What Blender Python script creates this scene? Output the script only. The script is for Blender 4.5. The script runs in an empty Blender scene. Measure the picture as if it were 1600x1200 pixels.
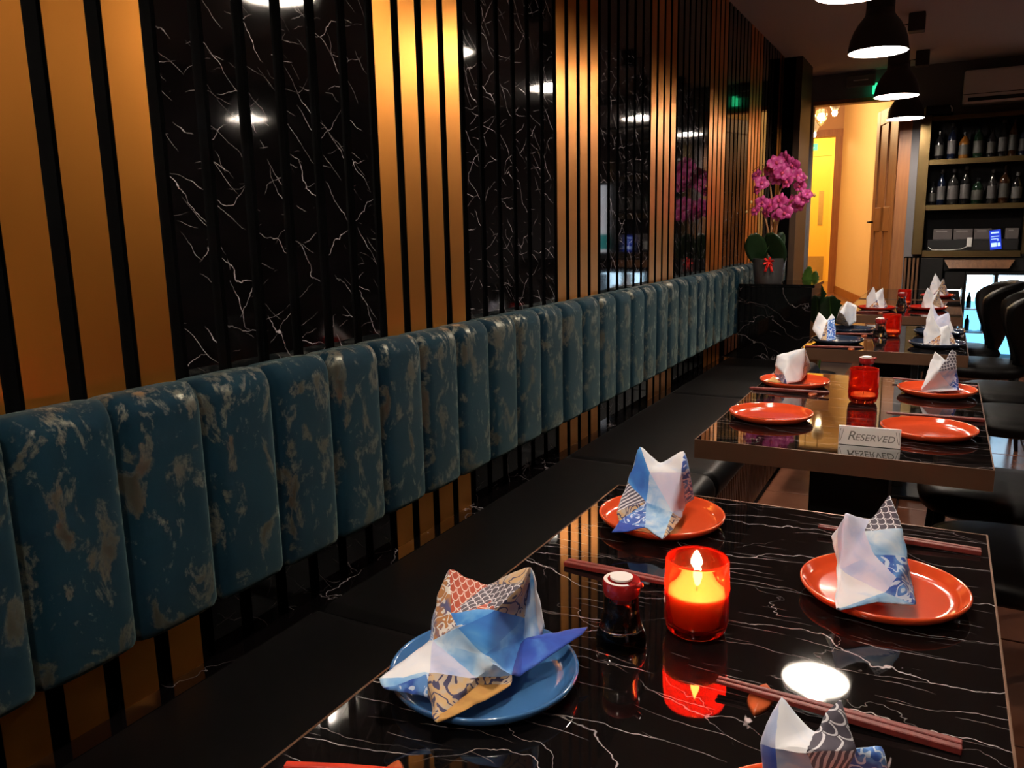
import bpy, bmesh, math, random
from mathutils import Vector, Matrix

# ------------------------------------------------------------------ camera, world, exposure
S = bpy.context.scene
COL = S.collection
random.seed(7)
cam_d = bpy.data.cameras.new('camera'); cam = bpy.data.objects.new('camera', cam_d); COL.objects.link(cam)
cam_d.sensor_width = 36.0; cam_d.lens = 36.0 * 1255.0 / 1600.0; cam_d.clip_start = 0.02
right = Vector((0.88233945, 0.47021591, -0.01934118))
down = Vector((0.07106168, -0.17374547, -0.98222337))
fwd = Vector((-0.4652175, 0.86528002, -0.18671681))
m = Matrix.Identity(4)
for i in range(3):
    m[i][0] = right[i]; m[i][1] = -down[i]; m[i][2] = -fwd[i]
m[0][3], m[1][3], m[2][3] = 1.27, 0.0, 1.30
cam.matrix_world = m
S.camera = cam
W = bpy.data.worlds.new('world'); S.world = W; W.use_nodes = True
W.node_tree.nodes['Background'].inputs[0].default_value = (0.6, 0.55, 0.6, 1)
W.node_tree.nodes['Background'].inputs[1].default_value = 0.01
vs = S.view_settings
vs.view_transform = 'Standard'; vs.look = 'None'; vs.gamma = 1.0; vs.use_curve_mapping = False
vs.exposure = 0.12
LAMP_STRENGTH = 560.0     # emission of the pendant bulbs

# ------------------------------------------------------------------ material helpers
class NT:
    def __init__(s, name):
        s.m = bpy.data.materials.new(name); s.m.use_nodes = True
        s.t = s.m.node_tree; s.n = s.t.nodes; s.b = s.n['Principled BSDF']; s.out = s.n['Material Output']
    def add(s, typ, **kw):
        n = s.n.new(typ)
        for k, v in kw.items(): setattr(n, k, v)
        return n
    def link(s, a, b): s.t.links.new(a, b)
    def put(s, sock, v):
        if isinstance(v, bpy.types.NodeSocket): s.link(v, sock)
        else: sock.default_value = v
    def math(s, op, a, b=0.0, clamp=False):
        n = s.add('ShaderNodeMath', operation=op, use_clamp=clamp); s.put(n.inputs[0], a); s.put(n.inputs[1], b); return n.outputs[0]
    def vmath(s, op, a, b):
        n = s.add('ShaderNodeVectorMath', operation=op); s.put(n.inputs[0], a); s.put(n.inputs[1], b); return n.outputs[0]
    def noise(s, vec, scale, detail=3.0, rough=0.55, dist=0.0):
        n = s.add('ShaderNodeTexNoise'); s.link(vec, n.inputs['Vector']); n.inputs['Scale'].default_value = scale
        n.inputs['Detail'].default_value = detail; n.inputs['Roughness'].default_value = rough; n.inputs['Distortion'].default_value = dist
        return n
    def ramp(s, fac, stops, interp='LINEAR'):
        n = s.add('ShaderNodeValToRGB'); s.link(fac, n.inputs[0]); n.color_ramp.interpolation = interp
        e = n.color_ramp.elements
        while len(e) < len(stops): e.new(0.5)
        for q, (p, c) in zip(e, stops): q.position = p; q.color = c if len(c) == 4 else (*c, 1)
        return n.outputs[0]
    def mrange(s, v, a, b, c=0.0, d=1.0, smooth=False):
        n = s.add('ShaderNodeMapRange'); n.clamp = True
        if smooth: n.interpolation_type = 'SMOOTHSTEP'
        s.link(v, n.inputs[0])
        for k, x in zip((1, 2, 3, 4), (a, b, c, d)): n.inputs[k].default_value = x
        return n.outputs[0]
    def mix(s, fac, a, b):
        n = s.add('ShaderNodeMix', data_type='RGBA'); s.put(n.inputs[0], fac)
        s.put(n.inputs[6], (*a, 1) if isinstance(a, tuple) else a); s.put(n.inputs[7], (*b, 1) if isinstance(b, tuple) else b)
        return n.outputs[2]
    def bump(s, h, strength=0.2, dist=0.01):
        n = s.add('ShaderNodeBump'); n.inputs['Strength'].default_value = strength; n.inputs['Distance'].default_value = dist
        s.link(h, n.inputs['Height']); s.link(n.outputs[0], s.b.inputs['Normal'])
    def pos(s, rnd=0.0, scale=(1, 1, 1)):
        g = s.add('ShaderNodeNewGeometry').outputs['Position']
        if rnd:
            r = s.math('MULTIPLY', s.add('ShaderNodeObjectInfo').outputs['Random'], rnd)
            g = s.vmath('ADD', g, r)
        return s.vmath('MULTIPLY', g, scale)
    def uv(s): return s.add('ShaderNodeTexCoord').outputs['UV']

MATS = {}
def plain(name, col, rough=0.5, metal=0.0, emit=None, estr=0.0, spec=None, coat=0.0, grain=0.0, trans=0.0, ior=None):
    t = NT(name); b = t.b
    b.inputs['Base Color'].default_value = (*col, 1); b.inputs['Roughness'].default_value = rough; b.inputs['Metallic'].default_value = metal
    if emit: b.inputs['Emission Color'].default_value = (*emit, 1); b.inputs['Emission Strength'].default_value = estr
    if spec is not None: b.inputs['Specular IOR Level'].default_value = spec
    if coat: b.inputs['Coat Weight'].default_value = coat; b.inputs['Coat Roughness'].default_value = 0.05
    if trans: b.inputs['Transmission Weight'].default_value = trans
    if ior: b.inputs['IOR'].default_value = ior
    if grain:
        n = t.noise(t.pos(), 30.0, 4)
        c = t.mix(n.outputs[0], tuple(max(0, x * (1 - grain)) for x in col), tuple(min(1, x * (1 + grain)) for x in col))
        t.link(c, b.inputs['Base Color'])
    MATS[name] = t.m
    return t.m

def marble(name, rnd, scale, dirs, amount, rough, base=(0.0018, 0.0014, 0.0015), spec=0.5, wide=1.0):
    """near-black stone crossed by thin, broken white veins in several directions, with a few pinkish chips"""
    t = NT(name)
    p = t.pos(rnd)
    w1 = t.noise(p, 3.0 * scale, 3, 0.5).outputs[0]
    total = None
    for k, (d, dens, width, lo, hi, msc, gain) in enumerate(dirs):
        dot = t.add('ShaderNodeVectorMath', operation='DOT_PRODUCT'); t.link(p, dot.inputs[0]); dot.inputs[1].default_value = d
        wob = t.noise(t.vmath('ADD', p, (k * 3.7, k * 1.9, k * 5.3)), 9.0 * scale, 4, 0.62).outputs[0]
        c = t.math('ADD', t.math('MULTIPLY', dot.outputs['Value'], dens * scale), t.math('ADD', t.math('MULTIPLY', w1, 2.2), t.math('MULTIPLY', wob, 0.5)))
        dist = t.math('ABSOLUTE', t.math('SUBTRACT', t.math('FRACT', c), 0.5))
        line = t.mrange(dist, 0.0, width * dens * scale * wide, 1.0, 0.0)
        mask = t.mrange(t.noise(t.vmath('ADD', p, (k * 7.1 + 2, k * 4.3, k * 2.9)), msc * scale, 2, 0.5).outputs[0], lo, hi)
        v = t.math('MULTIPLY', t.math('MULTIPLY', line, mask), gain)
        total = v if total is None else t.math('MAXIMUM', total, v)
    pb = t.add('ShaderNodeMapping', vector_type='POINT'); t.link(p, pb.inputs['Vector']); pb.inputs['Rotation'].default_value = (0.75, 0, 0); pb.inputs['Scale'].default_value = (1, 0.45, 1.3)
    blot = t.mrange(t.noise(pb.outputs[0], 13.0 * scale, 4, 0.62).outputs[0], 0.72, 0.735, 0.0, 0.9)
    s = t.math('MULTIPLY', t.math('MAXIMUM', total, blot), amount, True)
    t.link(t.mix(s, base, (0.78, 0.68, 0.70)), t.b.inputs['Base Color'])
    t.b.inputs['Roughness'].default_value = rough; t.b.inputs['Specular IOR Level'].default_value = spec
    MATS[name] = t.m

def brushed(name, col, rough, metal=1.0, rnd=5.0, var=0.12):
    t = NT(name)
    p = t.pos(rnd, (160, 160, 0.8))
    n = t.noise(p, 8.0, 2)
    n2 = t.noise(t.pos(rnd, (1, 1, 1)), 3.0, 3)
    c = t.mix(t.math('MULTIPLY', t.math('ADD', n.outputs[0], n2.outputs[0]), 0.5), tuple(x * (1 - var) for x in col), tuple(min(1, x * (1 + var)) for x in col))
    t.link(c, t.b.inputs['Base Color'])
    t.link(t.mrange(n.outputs[0], 0.3, 0.7, rough - 0.012, rough + 0.012), t.b.inputs['Roughness'])
    t.b.inputs['Metallic'].default_value = metal
    MATS[name] = t.m

def wood(name, c1, c2, rough=0.4, stretch=(14, 14, 1.0)):
    t = NT(name)
    n = t.noise(t.pos(3.0, stretch), 3.0, 5, 0.6, 0.6)
    t.link(t.mix(t.mrange(n.outputs[0], 0.3, 0.7), c1, c2), t.b.inputs['Base Color']); t.b.inputs['Roughness'].default_value = rough
    MATS[name] = t.m

marble('marble_wall', 60.0, 1.0, [((0.2, 0.80, 0.60), 9.0, 0.0011, 0.48, 0.66, 9.0, 1.0), ((0.2, -0.62, 0.78), 8.0, 0.0010, 0.48, 0.66, 8.0, 0.8),
                                    ((0.1, 0.30, 0.95), 12.0, 0.0010, 0.50, 0.68, 11.0, 0.7), ((0.3, -0.25, 0.97), 15.0, 0.0009, 0.52, 0.70, 12.0, 0.5),
                                    ((0.2, 0.68, 0.70), 17.0, 0.0009, 0.52, 0.70, 9.0, 0.6)], 0.75, 0.05)
marble('marble_table', 60.0, 1.0, [((0.10, 0.99, 0.1), 8.0, 0.0010, 0.42, 0.60, 4.0, 0.9), ((-0.55, 0.83, 0.1), 2.8, 0.0012, 0.42, 0.60, 3.0, 0.8),
                                     ((-0.1, 0.99, 0.1), 16.0, 0.0008, 0.49, 0.66, 9.0, 0.8), ((0.05, 0.99, 0.1), 23.0, 0.0007, 0.50, 0.68, 12.0, 0.6),
                                     ((0.62, 0.78, 0.1), 4.0, 0.0009, 0.48, 0.66, 6.0, 0.6)], 0.85, 0.035, (0.0042, 0.0034, 0.0034), 0.36)
marble('marble_block', 60.0, 1.0, [((0.55, 0.3, 0.80), 5.0, 0.0013, 0.45, 0.65, 4.0, 0.8), ((-0.5, 0.3, 0.85), 4.0, 0.0012, 0.48, 0.66, 4.0, 0.5), ((0.3, 0.3, 0.9), 9.0, 0.0010, 0.50, 0.68, 7.0, 0.5)], 0.6, 0.06)
brushed('gold_slat', (0.84, 0.315, 0.052), 0.325, var=0.02)
brushed('bronze_band', (0.17, 0.088, 0.052), 0.42, 0.75)
brushed('dim_bronze', (0.07, 0.045, 0.03), 0.5, 0.6)
brushed('shelf_gold', (0.13, 0.09, 0.04), 0.35, 1.0)
brushed('silver_plate', (0.78, 0.74, 0.70), 0.4, 0.35, 1.0, 0.06)
wood('walnut', (0.09, 0.035, 0.012), (0.2, 0.085, 0.03))
wood('oak_door', (0.27, 0.095, 0.026), (0.40, 0.155, 0.045), 0.45)
wood('chopstick_wood', (0.11, 0.009, 0.006), (0.18, 0.016, 0.010), 0.55, (30, 2, 30))
plain('chopstick_red', (0.55, 0.035, 0.015), 0.35, grain=0.1)
plain('rest_wood', (0.50, 0.10, 0.03), 0.3, grain=0.25)
plain('groove_black', (0.0009, 0.0009, 0.001), 0.8, spec=0.03, grain=0.2)
plain('black_leather', (0.0018, 0.0015, 0.0015), 0.45, spec=0.10, grain=0.3)
plain('black_metal', (0.006, 0.0055, 0.0055), 0.5, spec=0.2, grain=0.2)
plain('shade_black', (0.02, 0.017, 0.016), 0.45, grain=0.2)
plain('enamel_white', (0.85, 0.83, 0.8), 0.5, grain=0.02)
plain('bulb', (1, 1, 1), 0.5, emit=(1.0, 0.87, 0.74), estr=LAMP_STRENGTH)
plain('plate_orange', (0.70, 0.075, 0.02), 0.12, coat=0.5, grain=0.07)
plain('plate_red', (0.45, 0.02, 0.012), 0.12, coat=0.5, grain=0.07)
plain('plate_blue', (0.045, 0.14, 0.33), 0.12, coat=0.5, grain=0.1)
plain('plate_navy', (0.02, 0.032, 0.06), 0.14, coat=0.5, grain=0.1)
plain('ceiling_grey', (0.55, 0.5, 0.5), 0.9, grain=0.04)
plain('wall_grey', (0.17, 0.165, 0.175), 0.85, grain=0.05)
plain('wall_dark', (0.008, 0.0075, 0.008), 0.9, spec=0.1, grain=0.05)
plain('cream_paint', (0.85, 0.66, 0.38), 0.7, grain=0.03)
plain('salmon_paint', (0.62, 0.38, 0.24), 0.7, grain=0.03)
plain('yellow_paint', (0.9, 0.62, 0.13), 0.6, grain=0.04)
plain('yellow_door', (0.88, 0.58, 0.10), 0.5, grain=0.04)
plain('kick_plate', (0.5, 0.36, 0.14), 0.35, 0.5, grain=0.1)
plain('grout', (0.05, 0.03, 0.025), 0.8, grain=0.2)
plain('white_plastic', (0.7, 0.7, 0.68), 0.4, grain=0.03)
plain('dark_plastic', (0.012, 0.012, 0.013), 0.5, spec=0.2, grain=0.1)
plain('wax', (0.95, 0.82, 0.55), 0.5, grain=0.04)
plain('flame', (1, 0.8, 0.4), 0.5, emit=(1.0, 0.70, 0.32), estr=4200.0)
plain('wick', (0.02, 0.02, 0.02), 0.9, grain=0.2)
plain('clear_glass', (1, 1, 1), 0.02, trans=1.0, ior=1.48)
plain('soy_sauce', (0.012, 0.003, 0.002), 0.08, grain=0.2)
plain('cap_red', (0.30, 0.012, 0.012), 0.15, coat=0.4, grain=0.1)
plain('cap_white', (0.85, 0.80, 0.78), 0.35, grain=0.02)
plain('orchid_pot', (0.09, 0.088, 0.09), 0.35, 0.5, grain=0.08)
plain('ribbon_red', (0.75, 0.02, 0.015), 0.35, grain=0.15)
plain('soil', (0.03, 0.02, 0.012), 0.95, grain=0.4)
plain('stem_brown', (0.28, 0.12, 0.04), 0.6, grain=0.25)
plain('bud', (0.55, 0.35, 0.12), 0.5, grain=0.2)
plain('orchid_lip', (0.55, 0.05, 0.13), 0.5, grain=0.3)
plain('sign_ink', (0.16, 0.14, 0.12), 0.5, grain=0.1)
plain('exit_green', (0.02, 0.35, 0.12), 0.5, emit=(0.03, 0.75, 0.28), estr=1.6)
plain('exit_white', (0.9, 0.95, 0.9), 0.5, emit=(0.8, 1.0, 0.85), estr=1.2)
plain('fridge_glow', (0.8, 0.9, 1), 0.5, emit=(0.62, 0.85, 1.0), estr=6.0)
plain('fridge_blue', (0.1, 0.4, 0.8), 0.5, emit=(0.22, 0.62, 0.95), estr=1.6)
plain('screen_blue', (0.01, 0.03, 0.2), 0.2, emit=(0.012, 0.04, 0.55), estr=1.0)
plain('screen_white', (0.8, 0.9, 1), 0.3, emit=(0.3, 0.55, 1.0), estr=1.1)
plain('poster_white', (0.9, 0.9, 0.9), 0.4, emit=(0.9, 0.92, 1.0), estr=1.6)
plain('poster_teal', (0.05, 0.4, 0.4), 0.4, emit=(0.05, 0.55, 0.55), estr=0.8)
plain('poster_red', (0.6, 0.03, 0.03), 0.4, emit=(0.8, 0.04, 0.05), estr=0.8)
plain('fridge_glass', (0.9, 0.95, 1), 0.03, trans=1.0, ior=1.05)
plain('globe_lit', (1, 1, 1), 0.4, emit=(1.0, 0.72, 0.38), estr=45.0)
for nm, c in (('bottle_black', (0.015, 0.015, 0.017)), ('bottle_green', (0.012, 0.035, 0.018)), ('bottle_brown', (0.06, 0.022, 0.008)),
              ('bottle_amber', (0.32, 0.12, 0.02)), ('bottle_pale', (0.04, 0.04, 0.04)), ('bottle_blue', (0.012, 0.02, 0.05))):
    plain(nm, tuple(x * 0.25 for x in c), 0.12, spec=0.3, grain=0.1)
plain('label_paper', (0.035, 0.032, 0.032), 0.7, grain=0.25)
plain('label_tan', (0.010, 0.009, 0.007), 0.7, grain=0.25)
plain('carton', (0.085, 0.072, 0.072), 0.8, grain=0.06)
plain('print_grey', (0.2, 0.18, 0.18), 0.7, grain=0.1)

# teal velvet with worn gold foil
t = NT('teal_velvet')
p = t.pos(20.0, (1, 1.1, 0.7))
n = t.noise(p, 15.0, 8, 0.66, 0.6); n2 = t.noise(p, 55.0, 4, 0.7)
f = t.math('ADD', n.outputs[0], t.math('MULTIPLY', t.math('SUBTRACT', n2.outputs[0], 0.5), 0.28))
foil = t.mrange(f, 0.515, 0.60)
base = t.mix(t.noise(p, 5.0, 3).outputs[0], (0.0008, 0.0068, 0.0155), (0.002, 0.017, 0.027))
t.link(t.mix(foil, base, (0.10, 0.10, 0.08)), t.b.inputs['Base Color'])
t.link(t.mrange(foil, 0, 1, 0.0, 0.8), t.b.inputs['Metallic']); t.link(t.mrange(foil, 0, 1, 0.85, 0.36), t.b.inputs['Roughness'])
t.b.inputs['Sheen Weight'].default_value = 0.22; t.b.inputs['Sheen Roughness'].default_value = 0.4; t.b.inputs['Sheen Tint'].default_value = (0.35, 0.5, 0.45, 1)
t.b.inputs['Specular IOR Level'].default_value = 0.08
t.bump(n2.outputs[0], 0.12, 0.004); MATS['teal_velvet'] = t.m

# floor tile
t = NT('floor_tile'); n = t.noise(t.pos(9.0), 5.0, 5)
t.link(t.mix(n.outputs[0], (0.14, 0.05, 0.028), (0.26, 0.10, 0.055)), t.b.inputs['Base Color']); t.b.inputs['Roughness'].default_value = 0.22
MATS['floor_tile'] = t.m

# red candle glass: tinted glass that also glows when lit from inside
t = NT('red_glass')
t.b.inputs['Base Color'].default_value = (1.0, 0.27, 0.10, 1); t.b.inputs['Transmission Weight'].default_value = 1.0
t.b.inputs['Roughness'].default_value = 0.04; t.b.inputs['IOR'].default_value = 1.35
tr = t.add('ShaderNodeBsdfTranslucent'); tr.inputs[0].default_value = (0.95, 0.02, 0.012, 1)
mx = t.add('ShaderNodeMixShader'); mx.inputs[0].default_value = 0.2
t.link(t.b.outputs[0], mx.inputs[1]); t.link(tr.outputs[0], mx.inputs[2]); t.link(mx.outputs[0], t.out.inputs[0])
MATS['red_glass'] = t.m

# leaves and petals
for nm, c1, c2 in (('leaf_green', (0.006, 0.02, 0.007), (0.014, 0.038, 0.012)), ('leaf_light', (0.06, 0.14, 0.02), (0.10, 0.20, 0.035))):
    t = NT(nm); n = t.noise(t.pos(4.0), 22.0, 3)
    t.link(t.mix(n.outputs[0], c1, c2), t.b.inputs['Base Color']); t.b.inputs['Roughness'].default_value = 0.35; MATS[nm] = t.m
t = NT('petal'); n = t.noise(t.pos(4.0), 38.0, 3)
t.link(t.mix(t.mrange(n.outputs[0], 0.3, 0.7), (0.30, 0.010, 0.12), (0.66, 0.09, 0.34)), t.b.inputs['Base Color']); t.b.inputs['Roughness'].default_value = 0.5
t.b.inputs['Subsurface Weight'].default_value = 0.0; MATS['petal'] = t.m

# ---- printed napkin cloth (flat print on the cloth, uv in metres per facet)
def cloth(name, build):
    t = NT(name); c = build(t); t.link(c, t.b.inputs['Base Color'])
    t.b.inputs['Roughness'].default_value = 0.85; t.b.inputs['Sheen Weight'].default_value = 0.2
    w = t.add('ShaderNodeTexWave'); t.link(t.uv(), w.inputs['Vector']); w.inputs['Scale'].default_value = 420
    t.bump(w.outputs[1], 0.06, 0.001); MATS[name] = t.m
def watercolour(stops, scale=26.0, detail=3):
    def f(t):
        n = t.noise(t.vmath('ADD', t.uv(), (0.3, 0.7, 0)), scale, detail, 0.5, 0.8)
        return t.ramp(n.outputs[0], stops)
    return f
def scales(dark, light, su=0.0125, sv=0.0085, width=0.05):
    def f(t):
        sp = t.add('ShaderNodeSeparateXYZ'); t.link(t.uv(), sp.inputs[0])
        u = t.math('DIVIDE', sp.outputs[0], su); v = t.math('DIVIDE', sp.outputs[1], sv)
        row = t.math('FLOOR', v)
        off = t.math('MULTIPLY', t.math('FLOORED_MODULO', row, 2.0), 0.5)
        fu = t.math('SUBTRACT', t.math('FRACT', t.math('ADD', u, off)), 0.5)
        fv = t.math('FRACT', v)
        fv = t.math('MULTIPLY', fv, 0.52)
        dd = t.math('SQRT', t.math('ADD', t.math('MULTIPLY', fu, fu), t.math('MULTIPLY', fv, fv)))
        arc = t.math('LESS_THAN', t.math('ABSOLUTE', t.math('SUBTRACT', dd, 0.43)), width)
        return t.mix(arc, dark, light)
    return f
def stripes(dark, light, sc, ratio=0.45):
    def f(t):
        sp = t.add('ShaderNodeSeparateXYZ'); t.link(t.uv(), sp.inputs[0])
        n = t.noise(t.uv(), 30.0, 2)
        x = t.math('ADD', t.math('DIVIDE', sp.outputs[0], sc), t.math('MULTIPLY', n.outputs[0], 1.6))
        return t.mix(t.math('LESS_THAN', t.math('FRACT', x), ratio), dark, light)
    return f
def contours(fill, line, fill2, scale=28.0):
    def f(t):
        n = t.noise(t.uv(), scale, 1.5, 0.5, 1.2)
        k = t.math('FRACT', t.math('MULTIPLY', n.outputs[0], 5.0))
        a = t.math('LESS_THAN', t.math('ABSOLUTE', t.math('SUBTRACT', k, 0.5)), 0.16)
        n2 = t.noise(t.uv(), 40.0, 2)
        return t.mix(a, t.mix(t.mrange(n2.outputs[0], 0.45, 0.55), fill, fill2), line)
    return f
cloth('napkin_white', watercolour([(0.2, (0.55, 0.66, 0.85)), (0.42, (0.80, 0.82, 0.88)), (0.8, (0.86, 0.85, 0.87))]))
cloth('napkin_lilac', watercolour([(0.25, (0.40, 0.52, 0.80)), (0.45, (0.62, 0.64, 0.84)), (0.8, (0.74, 0.72, 0.86))]))
cloth('napkin_sky', watercolour([(0.25, (0.10, 0.33, 0.72)), (0.48, (0.36, 0.60, 0.86)), (0.7, (0.72, 0.82, 0.92))]))
cloth('napkin_blue', watercolour([(0.25, (0.02, 0.10, 0.50)), (0.5, (0.05, 0.26, 0.68)), (0.75, (0.20, 0.50, 0.82))], 18.0))
cloth('napkin_deep', watercolour([(0.25, (0.010, 0.035, 0.30)), (0.6, (0.02, 0.08, 0.46)), (0.85, (0.08, 0.25, 0.66))], 18.0))
cloth('napkin_wave', contours((0.03, 0.10, 0.45), (0.62, 0.74, 0.92), (0.12, 0.30, 0.68), 34.0))
cloth('napkin_tan', contours((0.60, 0.40, 0.20), (0.045, 0.04, 0.10), (0.52, 0.42, 0.32), 30.0))
cloth('napkin_gold', watercolour([(0.3, (0.42, 0.20, 0.05)), (0.55, (0.62, 0.33, 0.09)), (0.8, (0.70, 0.45, 0.18))]))
cloth('napkin_scale', scales((0.075, 0.065, 0.09), (0.80, 0.78, 0.82)))
cloth('napkin_redscale', scales((0.46, 0.075, 0.035), (0.82, 0.66, 0.58), 0.011, 0.0075))
cloth('napkin_koi', contours((0.50, 0.22, 0.07), (0.80, 0.76, 0.72), (0.10, 0.10, 0.22), 42.0))
cloth('napkin_stripe', stripes((0.10, 0.09, 0.13), (0.78, 0.75, 0.78), 0.0065))

# ------------------------------------------------------------------ mesh helpers
def mesh(name, verts, faces, smooth=False):
    me = bpy.data.meshes.new(name); me.from_pydata([tuple(v) for v in verts], [], faces); me.validate(); me.update()
    if smooth: me.polygons.foreach_set('use_smooth', [True] * len(me.polygons))
    return me
def obj(name, me, mat=None, parent=None, loc=(0, 0, 0), rot=(0, 0, 0), **props):
    o = bpy.data.objects.new(name, me); COL.objects.link(o)
    if mat is not None and me is not None:
        if not me.materials:
            for k in (mat if isinstance(mat, (list, tuple)) else [mat]): me.materials.append(MATS[k])
    o.location = loc; o.rotation_euler = rot
    if parent: o.parent = parent
    for k, v in props.items(): o[k] = v
    return o
def thing(name, label, cat, loc=(0, 0, 0), rz=0.0, group=None):
    o = bpy.data.objects.new(name, None); COL.objects.link(o); o.empty_display_size = 0.05
    o.location = loc; o.rotation_euler = (0, 0, rz); o['label'] = label; o['category'] = cat
    if group: o['group'] = group
    return o
def tag(o, label, cat, group=None):
    o['label'] = label; o['category'] = cat
    if group: o['group'] = group
    return o
def copy_thing(src, loc, rz, label):
    r = src.copy(); COL.objects.link(r); r.location = loc; r.rotation_euler = (0, 0, rz); r['label'] = label
    for ch in src.children:
        c = ch.copy(); COL.objects.link(c); c.parent = r
        for g in ch.children:
            d = g.copy(); COL.objects.link(d); d.parent = c
    return r
class MB:
    """collects several closed shapes of one part"""
    def __init__(s): s.v = []; s.f = []
    def add(s, vs, fs):
        k = len(s.v); s.v += [tuple(v) for v in vs]; s.f += [tuple(i + k for i in f) for f in fs]; return s
    def box(s, a, b):
        x0, y0, z0 = a; x1, y1, z1 = b
        return s.add([(x0, y0, z0), (x1, y0, z0), (x1, y1, z0), (x0, y1, z0), (x0, y0, z1), (x1, y0, z1), (x1, y1, z1), (x0, y1, z1)],
                     [(0, 3, 2, 1), (4, 5, 6, 7), (0, 1, 5, 4), (1, 2, 6, 5), (2, 3, 7, 6), (3, 0, 4, 7)])
    def lathe(s, prof, n=32, c=(0, 0, 0)):
        vs, fs, rings = [], [], []
        for r, z in prof:
            if r < 1e-6: rings.append([len(vs)]); vs.append((c[0], c[1], c[2] + z))
            else:
                rings.append(list(range(len(vs), len(vs) + n)))
                vs += [(c[0] + r * math.cos(2 * math.pi * k / n), c[1] + r * math.sin(2 * math.pi * k / n), c[2] + z) for k in range(n)]
        for a, b in zip(rings, rings[1:]):
            for k in range(n):
                j = (k + 1) % n
                if len(a) == 1 and len(b) == 1: continue
                if len(a) == 1: fs.append((a[0], b[j], b[k]))
                elif len(b) == 1: fs.append((a[k], a[j], b[0]))
                else: fs.append((a[k], a[j], b[j], b[k]))
        return s.add(vs, fs)
    def tube(s, pts, rad, n=8):
        pts = [Vector(p) for p in pts]; rad = rad if isinstance(rad, (list, tuple)) else [rad] * len(pts)
        vs, fs = [], []
        for i, p in enumerate(pts):
            d = (pts[min(i + 1, len(pts) - 1)] - pts[max(i - 1, 0)]).normalized()
            up = Vector((0, 0, 1)) if abs(d.z) < 0.9 else Vector((1, 0, 0))
            a = d.cross(up).normalized(); b = d.cross(a).normalized()
            vs += [p + (a * math.cos(2 * math.pi * k / n) + b * math.sin(2 * math.pi * k / n)) * rad[i] for k in range(n)]
        for i in range(len(pts) - 1):
            for k in range(n):
                j = (k + 1) % n
                fs.append((i * n + k, i * n + j, (i + 1) * n + j, (i + 1) * n + k))
        fs.append(tuple(range(n))); fs.append(tuple(reversed(range((len(pts) - 1) * n, len(pts) * n))))
        return s.add(vs, fs)
    def grid(s, fn, nu, nv):
        vs = [fn(i / nu, j / nv) for i in range(nu + 1) for j in range(nv + 1)]
        fs = [(i * (nv + 1) + j, (i + 1) * (nv + 1) + j, (i + 1) * (nv + 1) + j + 1, i * (nv + 1) + j + 1) for i in range(nu) for j in range(nv)]
        return s.add(vs, fs)
    def me(s, name='m', smooth=False, fix=True):
        me = mesh(name, s.v, s.f, smooth)
        if fix:
            bm = bmesh.new(); bm.from_mesh(me); bmesh.ops.recalc_face_normals(bm, faces=bm.faces); bm.to_mesh(me); bm.free()
        return me
def boxme(a, b): return MB().box(a, b).me()
def bevel(o, w, seg=2):
    md = o.modifiers.new('bevel', 'BEVEL'); md.width = w; md.segments = seg; md.limit_method = 'ANGLE'; return o
def solid(o, th, off=0.0):
    md = o.modifiers.new('solid', 'SOLIDIFY'); md.thickness = th; md.offset = off; return o
def edge_smooth(o, deg=40):
    me = o.data; me.polygons.foreach_set('use_smooth', [True] * len(me.polygons))
    me.set_sharp_from_angle(angle=math.radians(deg)); return o

# ------------------------------------------------------------------ the room
def structure(o): o['kind'] = 'structure'; return o
CEIL = 2.65; FAR = 8.2
PITCH, SLAT_W = 0.1057, 0.0735
wall_left = structure(obj('wall_left', boxme((-0.25, -1.9, 0.0), (-0.012, 7.2, CEIL)), 'groove_black'))
def slat_me(face):
    me = MB().box((-0.012, 0, 0.452), (-0.0015, SLAT_W, CEIL)).box((-0.0015, 0, 0.452), (0.0, SLAT_W, CEIL)).me('slat', fix=False)
    me.materials.append(MATS['groove_black']); me.materials.append(MATS[face])
    for p in me.polygons: p.material_index = 1 if p.index >= 6 else 0
    return me
gold_me = slat_me('gold_slat'); stone_me = slat_me('marble_wall')
for i in range(-23, 62):
    y = 0.627 + PITCH * i
    gold = (i % 10) < 4
    o = obj('gold_slat' if gold else 'marble_slat', gold_me if gold else stone_me, None, wall_left, (0, y, 0), (0, 0, random.uniform(-0.008, 0.008) if gold else 0))
structure(obj('trim_1', boxme((-0.012, -1.9, 0.40), (0.05, 5.34, 0.452)), 'marble_block'))       # stone ledge where wall and bench meet
# end pilaster
pil = structure(obj('trim_2', boxme((-0.25, 7.2, 0.0), (0.085, 7.75, CEIL)), 'groove_black'))
obj('metal_strip', boxme((0.085, 7.2, 0.0), (0.135, 7.75, CEIL)), 'dim_bronze', pil)
# ceiling, floor, back and right walls
structure(obj('ceiling', boxme((-0.25, -1.9, CEIL), (4.2, FAR, CEIL + 0.1)), 'ceiling_grey'))
floor = structure(obj('floor', boxme((-0.25, -1.9, -0.12), (4.2, FAR, -0.006)), 'grout'))
tile_me = boxme((0, 0, -0.006), (0.592, 0.592, 0.0))
for i in range(6):
    for j in range(14):
        bevel(obj('tile', tile_me, 'floor_tile', floor, (0.554 + 0.6 * i, 0.0 + 0.6 * j - 0.2, 0)), 0.002, 1)
structure(obj('wall_right', boxme((4.2, -1.9, 0), (4.3, FAR, CEIL)), 'wall_dark'))
structure(obj('wall_back', boxme((-0.25, -2.0, 0), (4.2, -1.9, CEIL)), 'wall_dark'))
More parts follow.
